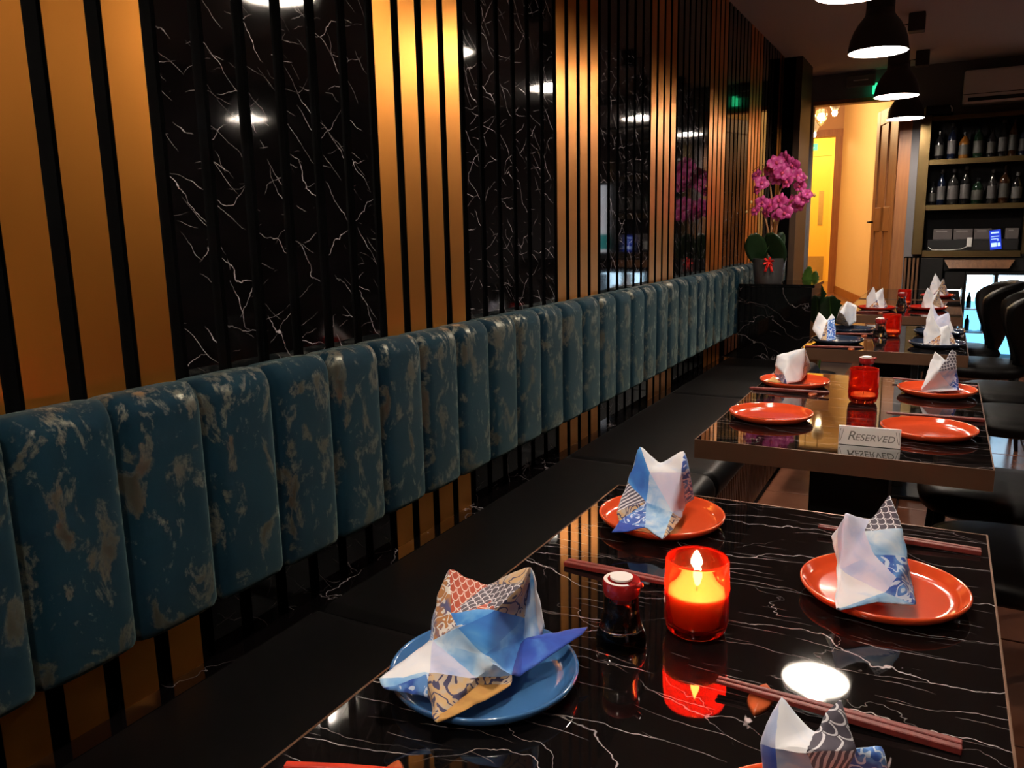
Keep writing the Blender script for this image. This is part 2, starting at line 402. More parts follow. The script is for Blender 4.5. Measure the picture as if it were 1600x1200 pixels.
# far wall with the doorway
DX0, DX1, DZ = 0.09, 0.86, 2.42
wm = MB().box((-0.25, FAR, 0), (DX0, FAR + 0.12, CEIL)).box((DX0, FAR, DZ), (DX1, FAR + 0.12, CEIL)).box((DX1, FAR, 0), (4.2, FAR + 0.12, CEIL))
wall_far = structure(obj('wall_far', wm.me(), 'wall_grey'))
fr = structure(obj('trim_3', boxme((DX0, FAR - 0.012, DZ - 0.035), (DX1, FAR + 0.12, DZ)), 'oak_door'))
obj('jamb', boxme((DX1 - 0.03, FAR - 0.012, 0), (DX1 + 0.07, FAR + 0.12, DZ)), 'oak_door', fr)
# hallway beyond the doorway: landing, slanting right wall, end wall with an opening into a yellow lobby
LZ = 0.30
landing = structure(obj('floor_hall', boxme((-2.2, FAR, 0.0), (1.2, 15.8, LZ)), 'floor_tile'))
structure(obj('ceiling_hall', boxme((-2.2, FAR + 0.12, 3.05), (1.2, 15.8, 3.15)), 'cream_paint'))
structure(obj('wall_hall_left', boxme((-2.3, FAR + 0.12, 0), (-2.2, 15.8, 3.05)), 'cream_paint'))
a, b = Vector((0.93, 9.0)), Vector((-0.175, 13.05)); dn = Vector((b.y - a.y, -(b.x - a.x))).normalized() * 0.1
whr = MB().add([(a.x, a.y, LZ), (b.x, b.y, LZ), (b.x + dn.x, b.y + dn.y, LZ), (a.x + dn.x, a.y + dn.y, LZ),
                (a.x, a.y, 3.05), (b.x, b.y, 3.05), (b.x + dn.x, b.y + dn.y, 3.05), (a.x + dn.x, a.y + dn.y, 3.05)],
               [(0, 3, 2, 1), (4, 5, 6, 7), (0, 1, 5, 4), (1, 2, 6, 5), (2, 3, 7, 6), (3, 0, 4, 7)])
structure(obj('wall_hall_right', whr.me(), 'cream_paint'))
a2, b2 = a - dn * 0.15, b - dn * 0.15
bbm = MB().add([(a2.x, a2.y, LZ), (b2.x, b2.y, LZ), (b.x, b.y, LZ), (a.x, a.y, LZ), (a2.x, a2.y, LZ + .1), (b2.x, b2.y, LZ + .1), (b.x, b.y, LZ + .1), (a.x, a.y, LZ + .1)],
               [(0, 3, 2, 1), (4, 5, 6, 7), (0, 1, 5, 4), (1, 2, 6, 5), (2, 3, 7, 6), (3, 0, 4, 7)])
structure(obj('baseboard_hall', bbm.me(), 'oak_door'))
structure(obj('wall_hall_corner', boxme((0.93, FAR + 0.12, 0), (1.03, 9.1, 3.05)), 'cream_paint'))
EY = 13.1
em = MB().box((-2.2, EY, LZ), (-1.1, EY + 0.12, 3.05)).box((-1.1, EY, 2.63), (-0.27, EY + 0.12, 3.05)).box((-0.27, EY, LZ), (0.1, EY + 0.12, 3.05))
structure(obj('wall_hall_end', em.me(), 'salmon_paint'))
of = structure(obj('trim_4', boxme((-1.18, EY - 0.05, 2.58), (-0.16, EY + 0.14, 2.68)), 'oak_door'))
obj('jamb', boxme((-0.28, EY - 0.05, LZ), (-0.16, EY + 0.14, 2.58)), 'oak_door', of)
obj('jamb', boxme((-1.18, EY - 0.05, LZ), (-1.08, EY + 0.14, 2.58)), 'oak_door', of)
structure(obj('wall_lobby', boxme((-2.2, 15.6, LZ), (1.2, 15.7, 3.05)), 'yellow_paint'))
structure(obj('wall_lobby_right', boxme((0.1, EY + 0.12, LZ), (0.2, 15.6, 3.05)), 'yellow_paint'))
yd = structure(obj('door_2', boxme((-1.35, 15.55, LZ), (-0.62, 15.6, 2.50)), 'yellow_door'))
obj('door_frame', MB().box((-1.45, 15.53, LZ), (-1.35, 15.6, 2.6)).box((-0.62, 15.53, LZ), (-0.5, 15.6, 2.6)).box((-1.35, 15.53, 2.5), (-0.62, 15.6, 2.6)).me(), 'yellow_paint', yd)
obj('kick_plate', boxme((-1.3, 15.54, LZ + 0.03), (-0.67, 15.56, 0.75)), 'kick_plate', yd)
obj('push_plate', boxme((-0.80, 15.54, 1.3), (-0.72, 15.56, 1.9)), 'kick_plate', yd)
# wooden panelled door standing open into the hall
DA = math.atan2(9.02 - 8.33, 0.60 - 0.83)
d1 = structure(obj('door_1', None, None, None, (0.83, 8.33, LZ), (0, 0, DA)))
DW, DH, DT = 0.73, DZ - 0.04 - LZ, 0.04
def rail(nm, x0, x1, z0, z1, t=DT, mt='oak_door', par=d1): return bevel(obj(nm, boxme((x0, -t / 2, z0), (x1, t / 2, z1)), mt, par), 0.004, 1)
rail('stile', 0, 0.11, 0, DH); rail('stile', DW - 0.11, DW, 0, DH); rail('stile', DW / 2 - 0.05, DW / 2 + 0.05, 0.22, DH - 0.14)
rail('rail', 0.11, DW - 0.11, 0, 0.22); rail('rail', 0.11, DW - 0.11, DH - 0.14, DH); rail('rail', 0.11, DW - 0.11, 0.93, 1.16)
for x0, x1 in ((0.11, DW / 2 - 0.05), (DW / 2 + 0.05, DW - 0.11)):
    rail('door_panel', x0, x1, 0.22, 0.93, 0.014, 'oak_door'); rail('door_panel', x0, x1, 1.16, DH - 0.14, 0.014, 'oak_door')
obj('door_handle', MB().tube([(DW - 0.06, 0.02, 1.02), (DW - 0.06, 0.07, 1.02), (DW - 0.17, 0.07, 1.02)], 0.009).me(smooth=True), 'black_metal', d1)
# hall light fittings
def globe(x, y, z, lit, label):
    t = thing('glass_pendant', label, 'pendant lamp', (x, y, z), 0, 'glass pendants in the hallway')
    prof = [(0.012, -0.10), (0.03, -0.085), (0.06, -0.03), (0.07, 0.02), (0.062, 0.06), (0.05, 0.08)]
    obj('shade', MB().lathe(prof, 20).me(smooth=True), 'enamel_white' if lit else 'clear_glass', t)
    obj('bulb', MB().lathe([(0, -0.035), (0.02, -0.03), (0.03, 0.0), (0.02, 0.03), (0, 0.035)], 12, (0, 0, -0.11 if lit else 0)).me(smooth=True), 'globe_lit', t)
    obj('rod', MB().tube([(0, 0, 0.075), (0, 0, 3.05 - z)], 0.006, 6).me(), 'kick_plate', t)
globe(-0.08, 10.0, 2.50, False, 'clear glass pendant lamp hanging in the hallway, middle of three')
globe(0.06, 10.0, 2.64, True, 'white lit pendant lamp in the hallway, highest of three')
globe(-0.21, 10.4, 2.465, True, 'white lit pendant lamp in the hallway, cut by the doorway edge')
def point(name, loc, power, col, r=0.05):
    l = bpy.data.lights.new(name, 'POINT'); l.energy = power; l.color = col; l.shadow_soft_size = r
    o = bpy.data.objects.new(name, l); COL.objects.link(o); o.location = loc; return o
point('hall_lamp', (-0.9, 10.6, 2.6), 75, (1.0, 0.68, 0.34), 0.1)
point('lobby_lamp', (-0.9, 14.3, 2.8), 75, (1.0, 0.78, 0.30), 0.1)
es = thing('exit_sign', 'small green exit sign with white arrow above the yellow door', 'sign', (-0.96, 15.58, 2.66))
obj('panel', boxme((-0.09, 0, -0.06), (0.09, 0.02, 0.06)), 'exit_green', es)
obj('arrow', mesh('m', [(-.014, -.004, .045), (.014, -.004, .045), (.014, -.004, 0), (.04, -.004, 0), (0, -.004, -.045), (-.04, -.004, 0), (-.014, -.004, 0)], [(0, 6, 5, 4, 3, 2, 1)]), 'exit_white', es)
# exit lamp box over the doorway
el = thing('exit_light', 'grey emergency light box above the doorway, glowing green at one end', 'emergency light', (0.49, FAR, 2.56))
bevel(obj('casing', boxme((-0.12, -0.07, -0.05), (0.12, 0, 0.05)), 'wall_grey', el), 0.008)
obj('slot', boxme((-0.06, -0.073, 0.0), (0.06, -0.069, 0.008)), 'white_plastic', el)
obj('lit_panel', boxme((0.10, -0.06, -0.12), (0.155, -0.03, -0.03)), 'exit_green', el)

# ------------------------------------------------------------------ pendant lamps over the tables
def pendant_proto(label):
    t = thing('pendant_lamp', label, 'pendant lamp', (0, 0, 0), 0, 'black bell pendants over the tables')
    outer = [(0.140, 0.0), (0.139, 0.02), (0.132, 0.06), (0.118, 0.10), (0.098, 0.135), (0.078, 0.16), (0.068, 0.175), (0.066, 0.20)]
    obj('shade', MB().lathe(outer + [(r - 0.002, z) for r, z in reversed(outer)], 48).me(smooth=True), 'shade_black', t)
    obj('reflector', MB().lathe([(r - 0.003, z) for r, z in outer[:-1]] + [(0, 0.172)], 48).me(smooth=True), 'enamel_white', t)
    obj('neck', edge_me(MB().lathe([(0.0, 0.195), (0.066, 0.195), (0.066, 0.30), (0.055, 0.315), (0.0, 0.315)], 32)), 'shade_black', t)
    bl = obj('bulb', MB().lathe([(0, -0.042), (0.022, -0.037), (0.038, -0.018), (0.042, 0.0), (0.036, 0.024), (0.02, 0.05), (0.016, 0.06), (0, 0.06)], 20, (0, 0, 0.045)).me(smooth=True), 'bulb', t)
    obj('socket', MB().lathe([(0.0, 0.10), (0.02, 0.10), (0.02, 0.18), (0, 0.18)], 16).me(), 'shade_black', t)
    bevel(obj('junction_box', boxme((0.045, -0.05, 0.395), (0.145, 0.05, 0.51)), 'shade_black', t), 0.006)
    obj('rod', MB().tube([(0, 0, 0.31), (0.0, 0, 0.45), (0.06, 0, 0.45)], 0.009, 8).me(), 'shade_black', t)
    return t
def edge_me(mb):
    me = mb.me(smooth=True); me.set_sharp_from_angle(angle=math.radians(35)); return me
LAMPS = [(2.32, 'black bell pendant lamp mirrored in the near marble slats, out of frame above'),
         (0.75, 'unseen black bell pendant lamp added above the nearest table to light it'),  # unseen lamp, added for its light on the nearest table
         (-0.75, 'unseen black bell pendant lamp added behind the camera to light the nearest table'),  # also added unseen, lights the near napkins from the camera side
         (3.42, 'black bell pendant lamp cut off by the top edge, nearest in view'),
         (4.6, 'black bell pendant lamp with bright rim, largest one fully in view'),
         (6.22, 'black bell pendant lamp in front of the green exit light'),
         (7.55, 'black bell pendant lamp farthest away, against the wooden door')]
lp = pendant_proto(LAMPS[0][1]); lp.location = (0.9, LAMPS[0][0], 2.14)
for y, lab in LAMPS[1:]: copy_thing(lp, (0.9, y, 2.14), 0, lab)
copy_thing(lp, (3.3, 4.5, 2.14), 0, 'black bell pendant lamp on the far side of the room, out of frame right')

# ------------------------------------------------------------------ banquette
def channel_me(w, z0, z1, th):
    prof = []
    R = 0.045
    prof.append((0.0, z0))
    for k in range(5):
        an = -math.pi / 2 + math.pi / 2 * k / 4
        prof.append((th - R * 0.5 + R * 0.5 * math.cos(an), z0 + R * 0.5 + R * 0.5 * math.sin(an)))
    for k in range(1, 6): prof.append((th, z0 + R + (z1 - z0 - 2 * R) * k / 6))
    for k in range(7):
        an = math.pi / 2 * k / 6
        prof.append((th - R + R * math.cos(an), z1 - R + R * math.sin(an)))
    prof.append((0.0, z1 - 0.004))
    n = len(prof) - 1
    def fn(u, v):
        x, z = prof[round(v * n)]
        s = abs(2 * u - 1)
        puff = 1 - 0.26 * s ** 9 - 0.07 * s ** 2
        dz = (z - (z0 + z1) / 2)
        return (x * puff, u * w, (z0 + z1) / 2 + dz * (1 - (0.016 * s ** 8 if dz > 0 else 0.004 * s ** 8)))
    return MB().grid(fn, 20, n).me('channel', True)
CW = 0.178
bk = thing('banquette_cushion', 'long teal velvet banquette backrest with vertical channels and gold foil patches', 'cushion', (0.0015, 0, 0))
ch_me = channel_me(CW, 0.60, 1.041, 0.088)
for i in range(-8, 26): obj('channel', ch_me, 'teal_velvet', bk, (0, 0.655 + CW * i, 0))
obj('backing_board', boxme((0, 0.655 - 8 * CW, 0.625), (0.03, 0.655 + 26 * CW, 1.02)), 'black_metal', bk)
bk2 = thing('banquette_cushion', 'short teal velvet backrest beyond the marble divider, behind the orchid pot', 'cushion', (0.0015, 0, 0))
for i in range(10): obj('channel', ch_me, 'teal_velvet', bk2, (0, 5.345 + CW * i, 0))
bench = thing('banquette_bench', 'long black leather banquette bench along the slatted wall', 'bench', (0, 0, 0))
def pad_me(L, x0=0.05, x1=0.62, z0=0.33, z1=0.45):
    R = 0.05
    prof = [(x0, z1)]
    for k in range(8):
        an = math.pi / 2 - math.pi * k / 7
        prof.append((x1 - R + R * math.cos(an), (z1 + z0) / 2 + (z1 - z0) / 2 * math.sin(an)))
    prof.append((x0, z0)); n = len(prof) - 1
    def fn(u, v):
        x, z = prof[round(v * n)]; s = abs(2 * u - 1)
        return (x - 0.02 * (x > 0.4) * max(0, (s - 0.965) / 0.035) ** 2, u * L, z - 0.012 * (z > 0.4) * max(0, (s - 0.965) / 0.035) ** 2)
    return MB().grid(fn, 80, n).me('pad', True)
ys = [-1.9, -0.1, 1.32, 2.72, 4.05, 5.34]
for y0, y1 in zip(ys, ys[1:]): obj('seat_pad', pad_me(y1 - y0 - 0.002), 'black_leather', bench, (0, y0 + 0.001, 0))
obj('plinth', boxme((0.05, -1.9, 0.0), (0.54, 5.34, 0.335)), 'black_metal', bench)
fl = MB(); y = -1.85
while y < 5.3:
    fl.box((0.54, y, 0.03), (0.556, y + 0.018, 0.325)); y += 0.032
o = obj('flute', fl.me(), 'walnut', bench); o['kind'] = 'stuff'
# marble divider
dv = thing('divider', 'black marble divider block at the end of the bench, carrying the orchid', 'divider', (0, 5.345, 0))
obj('body', boxme((0.092, 0.0, 0.0), (0.545, 0.42, 0.915)), 'marble_block', dv)
bevel(obj('top_slab', boxme((0.092, -0.004, 0.915), (0.56, 0.43, 0.935)), 'marble_block', dv), 0.002, 1)

# ------------------------------------------------------------------ tables
TABLES = [((0.672, 0.46), (1.372, 1.595), 'marble-topped table nearest the camera, carrying the lit red candle'),
          ((0.718, 2.04), (1.402, 3.18), 'marble-topped table with the RESERVED sign, second from the camera'),
          ((0.715, 3.83), (1.385, 4.88), 'marble-topped table with navy plates, third from the camera'),
          ((0.715, 5.38), (1.385, 6.52), 'marble-topped table with red plates, fourth from the camera'),
          ((0.715, 6.62), (1.385, 7.62), 'marble-topped table farthest away, near the open doorway')]
TZ = 0.75
for (x0, y0), (x1, y1), lab in TABLES:
    cx, cy = (x0 + x1) / 2, (y0 + y1) / 2; hx, hy = (x1 - x0) / 2, (y1 - y0) / 2
    t = thing('restaurant_table', lab, 'table', (cx, cy, 0), 0, 'black marble tables in a row')
    obj('table_top', boxme((-hx + .003, -hy + .003, TZ - 0.02), (hx - .003, hy - .003, TZ)), 'marble_table', t)
    e = MB()
    e.box((-hx, -hy, TZ - .05), (hx, -hy + .003, TZ + .0004)).box((-hx, hy - .003, TZ - .05), (hx, hy, TZ + .0004))
    e.box((-hx, -hy + .003, TZ - .05), (-hx + .003, hy - .003, TZ + .0004)).box((hx - .003, -hy + .003, TZ - .05), (hx, hy - .003, TZ + .0004))
    obj('edge_band', e.me(), 'bronze_band', t)
    obj('underside', boxme((-hx + .003, -hy + .003, TZ - 0.048), (hx - .003, hy - .003, TZ - .021)), 'black_metal', t)
    bevel(obj('pedestal', boxme((-0.11, -0.11, 0.02), (0.11, 0.11, TZ - 0.048)), 'black_metal', t), 0.006)
    bevel(obj('base_plate', boxme((-0.22, -0.24, 0.0), (0.22, 0.24, 0.02)), 'black_metal', t), 0.005)

# ------------------------------------------------------------------ chairs
def make_chair(label):
    t = thing('dining_chair', label, 'chair', (0, 0, 0), 0, 'black leather chairs facing the bench')
    def seat(u, v):
        a = 2 * math.pi * u
        c, s = math.cos(a), math.sin(a)
        k = (abs(c) ** 3.2 + abs(s) ** 3.2) ** (-1 / 3.2)
        prof = [(0.0, 0.492), (0.5, 0.49), (0.82, 0.484), (0.95, 0.472), (1.0, 0.45), (0.97, 0.425), (0.88, 0.41), (0.0, 0.41)]
        r, z = prof[round(v * 7)]
        return (0.235 * k * c * r, 0.235 * k * s * r, z)
    obj('seat', MB().grid(seat, 40, 7).me(smooth=True), 'black_leather', t)
    def back(u, v):
        z = 0.47 + 0.45 * u
        half = math.radians(38 + 42 * math.sin(math.pi / 2 * min(1.0, 1.3 * u)) - 26 * max(0.0, (u - 0.8) / 0.2) ** 2)
        top = 0.47 + 0.45 * u - 0.03 * (abs(2 * v - 1) ** 2.5) * u
        a = half * (2 * v - 1)
        r = 0.15 + 0.125 * u ** 0.8
        return (r * math.cos(a) + 0.05, r * math.sin(a), top)
    solid(obj('backrest', MB().grid(back, 12, 20).me(smooth=True, fix=False), 'black_leather', t), 0.045, 0.0)
    for sx in (-1, 1):
        for sy in (-1, 1):
            obj('leg', MB().tube([(0.17 * sx, 0.17 * sy, 0.42), (0.205 * sx, 0.205 * sy, 0.0)], [0.018, 0.011], 10).me(smooth=True), 'black_metal', t)
    return t
c0 = make_chair('black leather chair tucked under the near end of the RESERVED table')
c0.location = (1.50, 2.29, 0)
for x, y, r, lab in [(1.475, 2.88, 0.03, 'black leather chair at the far end of the RESERVED table, seat corner lit'),
                     (1.62, 4.04, -0.05, 'black leather chair at the near end of the navy plate table'),
                     (1.60, 4.65, 0.05, 'black leather chair at the far end of the navy plate table'),
                     (1.50, 5.5, 0.0, 'black leather chair in front of the lit fridges, the nearer and more to the right'),
                     (1.395, 6.15, 0.06, 'black leather chair in front of the lit fridges, the farther and more to the left')]:
    copy_thing(c0, (x, y, 0), r, lab)

# ------------------------------------------------------------------ plates
PR = 0.1175
plate_prof = [(0, 0.002), (0.078, 0.002), (0.080, 0.0), (0.086, 0.0), (0.102, 0.005), (0.113, 0.0125), (0.1175, 0.0195), (0.1172, 0.0225), (0.1150, 0.0232),
              (0.1125, 0.0215), (0.107, 0.0135), (0.099, 0.0085), (0.088, 0.0068), (0, 0.0062)]
plate_mes = {}
def plate(x, y, mat, label):
    if mat not in plate_mes: plate_mes[mat] = MB().lathe(plate_prof, 64).me('plate', True)
    return tag(obj('plate', plate_mes[mat], mat, None, (x, y, TZ + 0.0002)), label, 'plate', 'round stoneware plates')
plate(0.800, 0.787, 'plate_blue', 'glossy blue plate under the big koi print napkin')
plate(0.829, 1.408, 'plate_orange', 'orange plate behind the lit candle, holding a blue and white napkin')
plate(1.222, 1.250, 'plate_orange', 'orange plate on the nearest table right of the lit candle')
plate(1.215, 0.655, 'plate_orange', 'plate below the napkin at the bottom edge of the picture')
plate(0.853, 2.362, 'plate_orange', 'empty orange plate on the bench side of the RESERVED sign')
plate(1.262, 2.335, 'plate_orange', 'empty orange plate right behind the RESERVED sign')
plate(0.832, 2.905, 'plate_orange', 'orange plate with napkin on the RESERVED table, bench side')
plate(1.275, 2.92, 'plate_orange', 'orange plate with napkin on the RESERVED table, chair side')
plate(0.845, 4.06, 'plate_navy', 'navy plate with napkin nearest the bench on the third table')
plate(0.862, 4.51, 'plate_navy', 'navy plate behind on the third table, bench side')
plate(1.262, 4.08, 'plate_navy', 'navy plate nearest the chairs on the third table')
plate(1.268, 4.52, 'plate_navy', 'navy plate behind on the third table, chair side')
plate(0.895, 5.75, 'plate_red', 'red plate with napkin on the fourth table, bench side')
plate(1.19, 5.85, 'plate_red', 'red plate with napkin on the fourth table, beside the red candle glass')
plate(1.235, 6.85, 'plate_red', 'red plate on the farthest table')

# ------------------------------------------------------------------ napkins
NAP_MATS = ['white', 'lilac', 'sky', 'blue', 'deep', 'wave', 'tan', 'gold', 'scale', 'redscale', 'koi', 'stripe']
NAPKIN_SHAPES = {
 'A': ([(0.7439, 0.8, 0.8859), (0.8466, 0.83, 0.8984), (0.7521, 0.745, 0.8139), (0.7797, 0.835, 0.8534), (0.7359, 0.785, 0.8517), (0.7672, 0.765, 0.8417), (0.7896, 0.745, 0.8377), (0.8256, 0.775, 0.8558), (0.845, 0.805, 0.879), (0.8354, 0.83, 0.8228), (0.8383, 0.815, 0.8003), (0.8286, 0.74, 0.8144), (0.8442, 0.735, 0.8111), (0.7323, 0.6587, 0.8), (0.7434, 0.6544, 0.795), (0.8196, 0.646, 0.778), (0.8537, 0.7615, 0.785), (0.826, 0.7271, 0.792), (0.7783, 0.7008, 0.8), (0.7862, 0.6874, 0.778), (0.8242, 0.7326, 0.782), (0.8581, 0.7577, 0.775), (0.8164, 0.6575, 0.781), (0.8505, 0.8385, 0.79), (0.9013, 0.8885, 0.8), (0.9002, 0.8722, 0.796), (0.8555, 0.7723, 0.775), (0.8399, 0.8791, 0.785), (0.7335, 0.88, 0.775), (0.8315, 0.8922, 0.775), (0.7161, 0.789, 0.775)],
   [([0, 3, 7, 5], 'redscale'), ([5, 7, 6], 'blue'), ([4, 0, 5], 'koi'), ([2, 4, 5, 6], 'koi'), ([2, 6, 7], 'white'), ([5, 7, 3], 'scale'), ([7, 3, 8], 'scale'), ([3, 1, 8], 'tan'), ([6, 7, 9, 11], 'blue'), ([7, 8, 9], 'tan'), ([8, 1, 9], 'tan'), ([11, 9, 10], 'blue'), ([11, 10, 16], 'blue'), ([11, 16, 12], 'sky'), ([2, 6, 11], 'sky'), ([2, 11, 12, 17], 'sky'), ([12, 16, 17], 'sky'), ([2, 17, 18], 'lilac'), ([2, 18, 13], 'white'), ([13, 18, 14], 'sky'), ([14, 18, 19], 'wave'), ([18, 17, 20, 22], 'tan'), ([18, 22, 19], 'tan'), ([22, 20, 21, 15], 'gold'), ([19, 22, 15], 'tan'), ([17, 16, 21, 20], 'tan'), ([1, 23, 10, 9], 'sky'), ([1, 27, 23], 'white'), ([10, 23, 24], 'deep'), ([10, 24, 25], 'deep'), ([10, 25, 26], 'deep'), ([10, 26, 16], 'deep'), ([0, 4, 30], 'wave'), ([4, 2, 30], 'wave'), ([0, 30, 28], 'blue'), ([0, 28, 3], 'sky'), ([3, 28, 1], 'sky'), ([1, 28, 29], 'blue'), ([1, 29, 27], 'white'), ([2, 13, 30], 'white')]),
 'B': ([(0.7845, 1.41, 0.8982), (0.864, 1.43, 0.8909), (0.8222, 1.415, 0.8663), (0.7686, 1.385, 0.8314), (0.8123, 1.385, 0.8546), (0.8686, 1.4, 0.8588), (0.8738, 1.4784, 0.782), (0.8643, 1.4457, 0.778), (0.8644, 1.3623, 0.79), (0.8113, 1.3717, 0.8), (0.7783, 1.2991, 0.8), (0.787, 1.2484, 0.778), (0.8376, 1.2878, 0.782), (0.8776, 1.2609, 0.776), (0.876, 1.3802, 0.776), (0.8784, 1.3134, 0.775), (0.7855, 1.293, 0.785), (0.8011, 1.48, 0.7976), (0.7554, 1.4045, 0.775), (0.8783, 1.425, 0.8555)],
   [([0, 4, 9, 3], 'blue'), ([0, 2, 4], 'white'), ([2, 1, 5, 4], 'white'), ([1, 19, 5], 'wave'), ([19, 6, 7, 5], 'wave'), ([4, 5, 7, 8], 'lilac'), ([4, 8, 9], 'sky'), ([3, 9, 10], 'stripe'), ([10, 9, 16], 'tan'), ([16, 9, 12], 'wave'), ([16, 12, 11], 'deep'), ([9, 8, 13, 12], 'sky'), ([8, 7, 14], 'lilac'), ([8, 14, 15, 13], 'tan'), ([0, 3, 18], 'white'), ([3, 10, 18], 'white'), ([0, 18, 17], 'sky'), ([0, 17, 2], 'white'), ([2, 17, 1], 'white'), ([1, 17, 19], 'wave'), ([19, 17, 6], 'wave')]),
 'C': ([(1.1617, 1.235, 0.8794), (1.1553, 1.25, 0.8511), (1.2215, 1.285, 0.9035), (1.1978, 1.265, 0.866), (1.1922, 1.235, 0.8542), (1.2439, 1.25, 0.8624), (1.1652, 1.2, 0.8025), (1.1701, 1.1067, 0.778), (1.2402, 1.19, 0.8092), (1.2292, 1.173, 0.79), (1.2537, 1.23, 0.8271), (1.2616, 1.2282, 0.785), (1.2686, 1.1801, 0.776), (1.2194, 1.1557, 0.782), (1.2084, 1.21, 0.8305), (1.1444, 1.25, 0.8339), (1.1601, 1.22, 0.8058), (1.2078, 1.33, 0.775), (1.1647, 1.269, 0.775)],
   [([0, 3, 4], 'lilac'), ([0, 4, 14, 6], 'lilac'), ([6, 14, 8, 9], 'lilac'), ([6, 9, 7], 'white'), ([3, 2, 5, 4], 'scale'), ([4, 5, 10, 14], 'sky'), ([14, 10, 11, 8], 'wave'), ([8, 11, 12, 9], 'wave'), ([9, 12, 13, 7], 'sky'), ([0, 1, 6], 'lilac'), ([1, 15, 16, 6], 'white'), ([1, 0, 17], 'white'), ([0, 17, 3], 'white'), ([3, 17, 2], 'scale'), ([2, 17, 5], 'scale'), ([5, 17, 10], 'sky'), ([10, 17, 11], 'sky'), ([1, 17, 18], 'white'), ([16, 18, 7], 'white'), ([6, 16, 7], 'white')]),
 'D': ([(1.1716, 0.66, 0.9044), (1.2195, 0.66, 0.9187), (1.201, 0.655, 0.8815), (1.1584, 0.645, 0.8643), (1.1727, 0.625, 0.8759), (1.1983, 0.62, 0.883), (1.234, 0.65, 0.8782), (1.253, 0.67, 0.8757), (1.2585, 0.66, 0.865), (1.1668, 0.655, 0.778), (1.206, 0.6438, 0.776), (1.2533, 0.7163, 0.778), (1.2163, 0.676, 0.8), (1.2035, 0.74, 0.7914), (1.1861, 0.6367, 0.78)],
   [([0, 2, 5, 4], 'white'), ([0, 4, 3], 'lilac'), ([2, 1, 6, 5], 'scale'), ([3, 4, 14, 9], 'deep'), ([4, 5, 12, 14], 'sky'), ([5, 6, 12], 'stripe'), ([6, 7, 8], 'wave'), ([6, 8, 11, 12], 'wave'), ([14, 12, 10], 'white'), ([12, 11, 10], 'tan'), ([0, 3, 13], 'white'), ([0, 13, 2], 'white'), ([2, 13, 1], 'white'), ([1, 13, 6], 'scale'), ([6, 13, 7], 'sky'), ([3, 9, 13], 'sky'), ([7, 13, 11, 8], 'sky')]),
 'E': ([(0.767, 2.91, 0.8524), (0.8064, 2.93, 0.8653), (0.8655, 2.9, 0.8883), (0.8554, 3.1471, 0.772), (0.858, 2.8887, 0.766), (0.8212, 2.8283, 0.765), (0.7527, 2.9698, 0.775), (0.7655, 2.873, 0.785), (0.752, 2.7984, 0.772), (0.8001, 2.8522, 0.766), (0.8116, 2.88, 0.8389), (0.7907, 3.1496, 0.77), (0.7657, 2.9, 0.8195), (0.8073, 2.84, 0.7978)],
   [([0, 1, 10, 12], 'white'), ([10, 2, 4, 5], 'white'), ([12, 10, 13, 6], 'white'), ([10, 5, 13], 'white'), ([6, 13, 9], 'wave'), ([13, 5, 9], 'wave'), ([7, 9, 8], 'gold'), ([2, 3, 4], 'tan'), ([0, 12, 11], 'white'), ([0, 11, 1], 'white'), ([1, 11, 2], 'white'), ([2, 11, 3], 'white'), ([1, 2, 10], 'white')]),
 'F': ([(1.2591, 2.92, 0.8948), (1.2521, 2.91, 0.8643), (1.2925, 2.915, 0.8638), (1.3098, 2.94, 0.9009), (1.3235, 2.945, 0.8884), (1.3288, 2.92, 0.8381), (1.3397, 2.922, 0.765), (1.2254, 2.8358, 0.768), (1.2747, 2.88, 0.8348), (1.3135, 2.9496, 0.775), (1.3044, 3.1386, 0.77)],
   [([0, 2, 8, 1], 'white'), ([1, 8, 9, 7], 'white'), ([2, 3, 4, 5], 'scale'), ([2, 5, 8], 'scale'), ([8, 5, 9], 'sky'), ([5, 6, 9], 'wave'), ([7, 9, 6], 'white'), ([0, 1, 10], 'white'), ([1, 7, 10], 'white'), ([0, 10, 2], 'white'), ([2, 10, 3], 'white'), ([3, 10, 4], 'scale'), ([4, 10, 5], 'sky'), ([5, 10, 6], 'sky')]),
 'G': ([(0.7535, 4.06, 0.8985), (0.7313, 4.02, 0.8164), (0.7825, 3.9538, 0.766), (0.7969, 4.05, 0.8582), (0.8117, 4.08, 0.8891), (0.8281, 4.07, 0.8693), (0.847, 4.0006, 0.766), (0.8067, 3.9626, 0.766), (0.7492, 4.4005, 0.77)],
   [([0, 3, 2, 1], 'white'), ([3, 5, 6, 7], 'wave'), ([3, 4, 5], 'white'), ([3, 7, 2], 'tan'), ([0, 1, 8], 'white'), ([1, 2, 8], 'white'), ([0, 8, 3], 'white'), ([3, 8, 4], 'white'), ([4, 8, 5], 'white'), ([5, 8, 6], 'white')]),
 'H': ([(0.8317, 4.54, 0.9121), (0.8794, 4.54, 0.8898), (0.8883, 4.46, 0.8083), (0.8445, 4.5859, 0.766), (0.807, 4.45, 0.8563), (0.7588, 4.6951, 0.768), (0.8015, 4.52, 0.8762), (0.8002, 4.9961, 0.77), (0.8262, 4.45, 0.8436)],
   [([0, 1, 2, 3], 'white'), ([0, 3, 8, 4], 'white'), ([4, 8, 3, 5], 'tan'), ([0, 4, 6], 'tan'), ([4, 5, 6], 'koi'), ([0, 6, 7], 'white'), ([6, 5, 7], 'white'), ([0, 7, 1], 'white'), ([1, 7, 2], 'white')]),
}

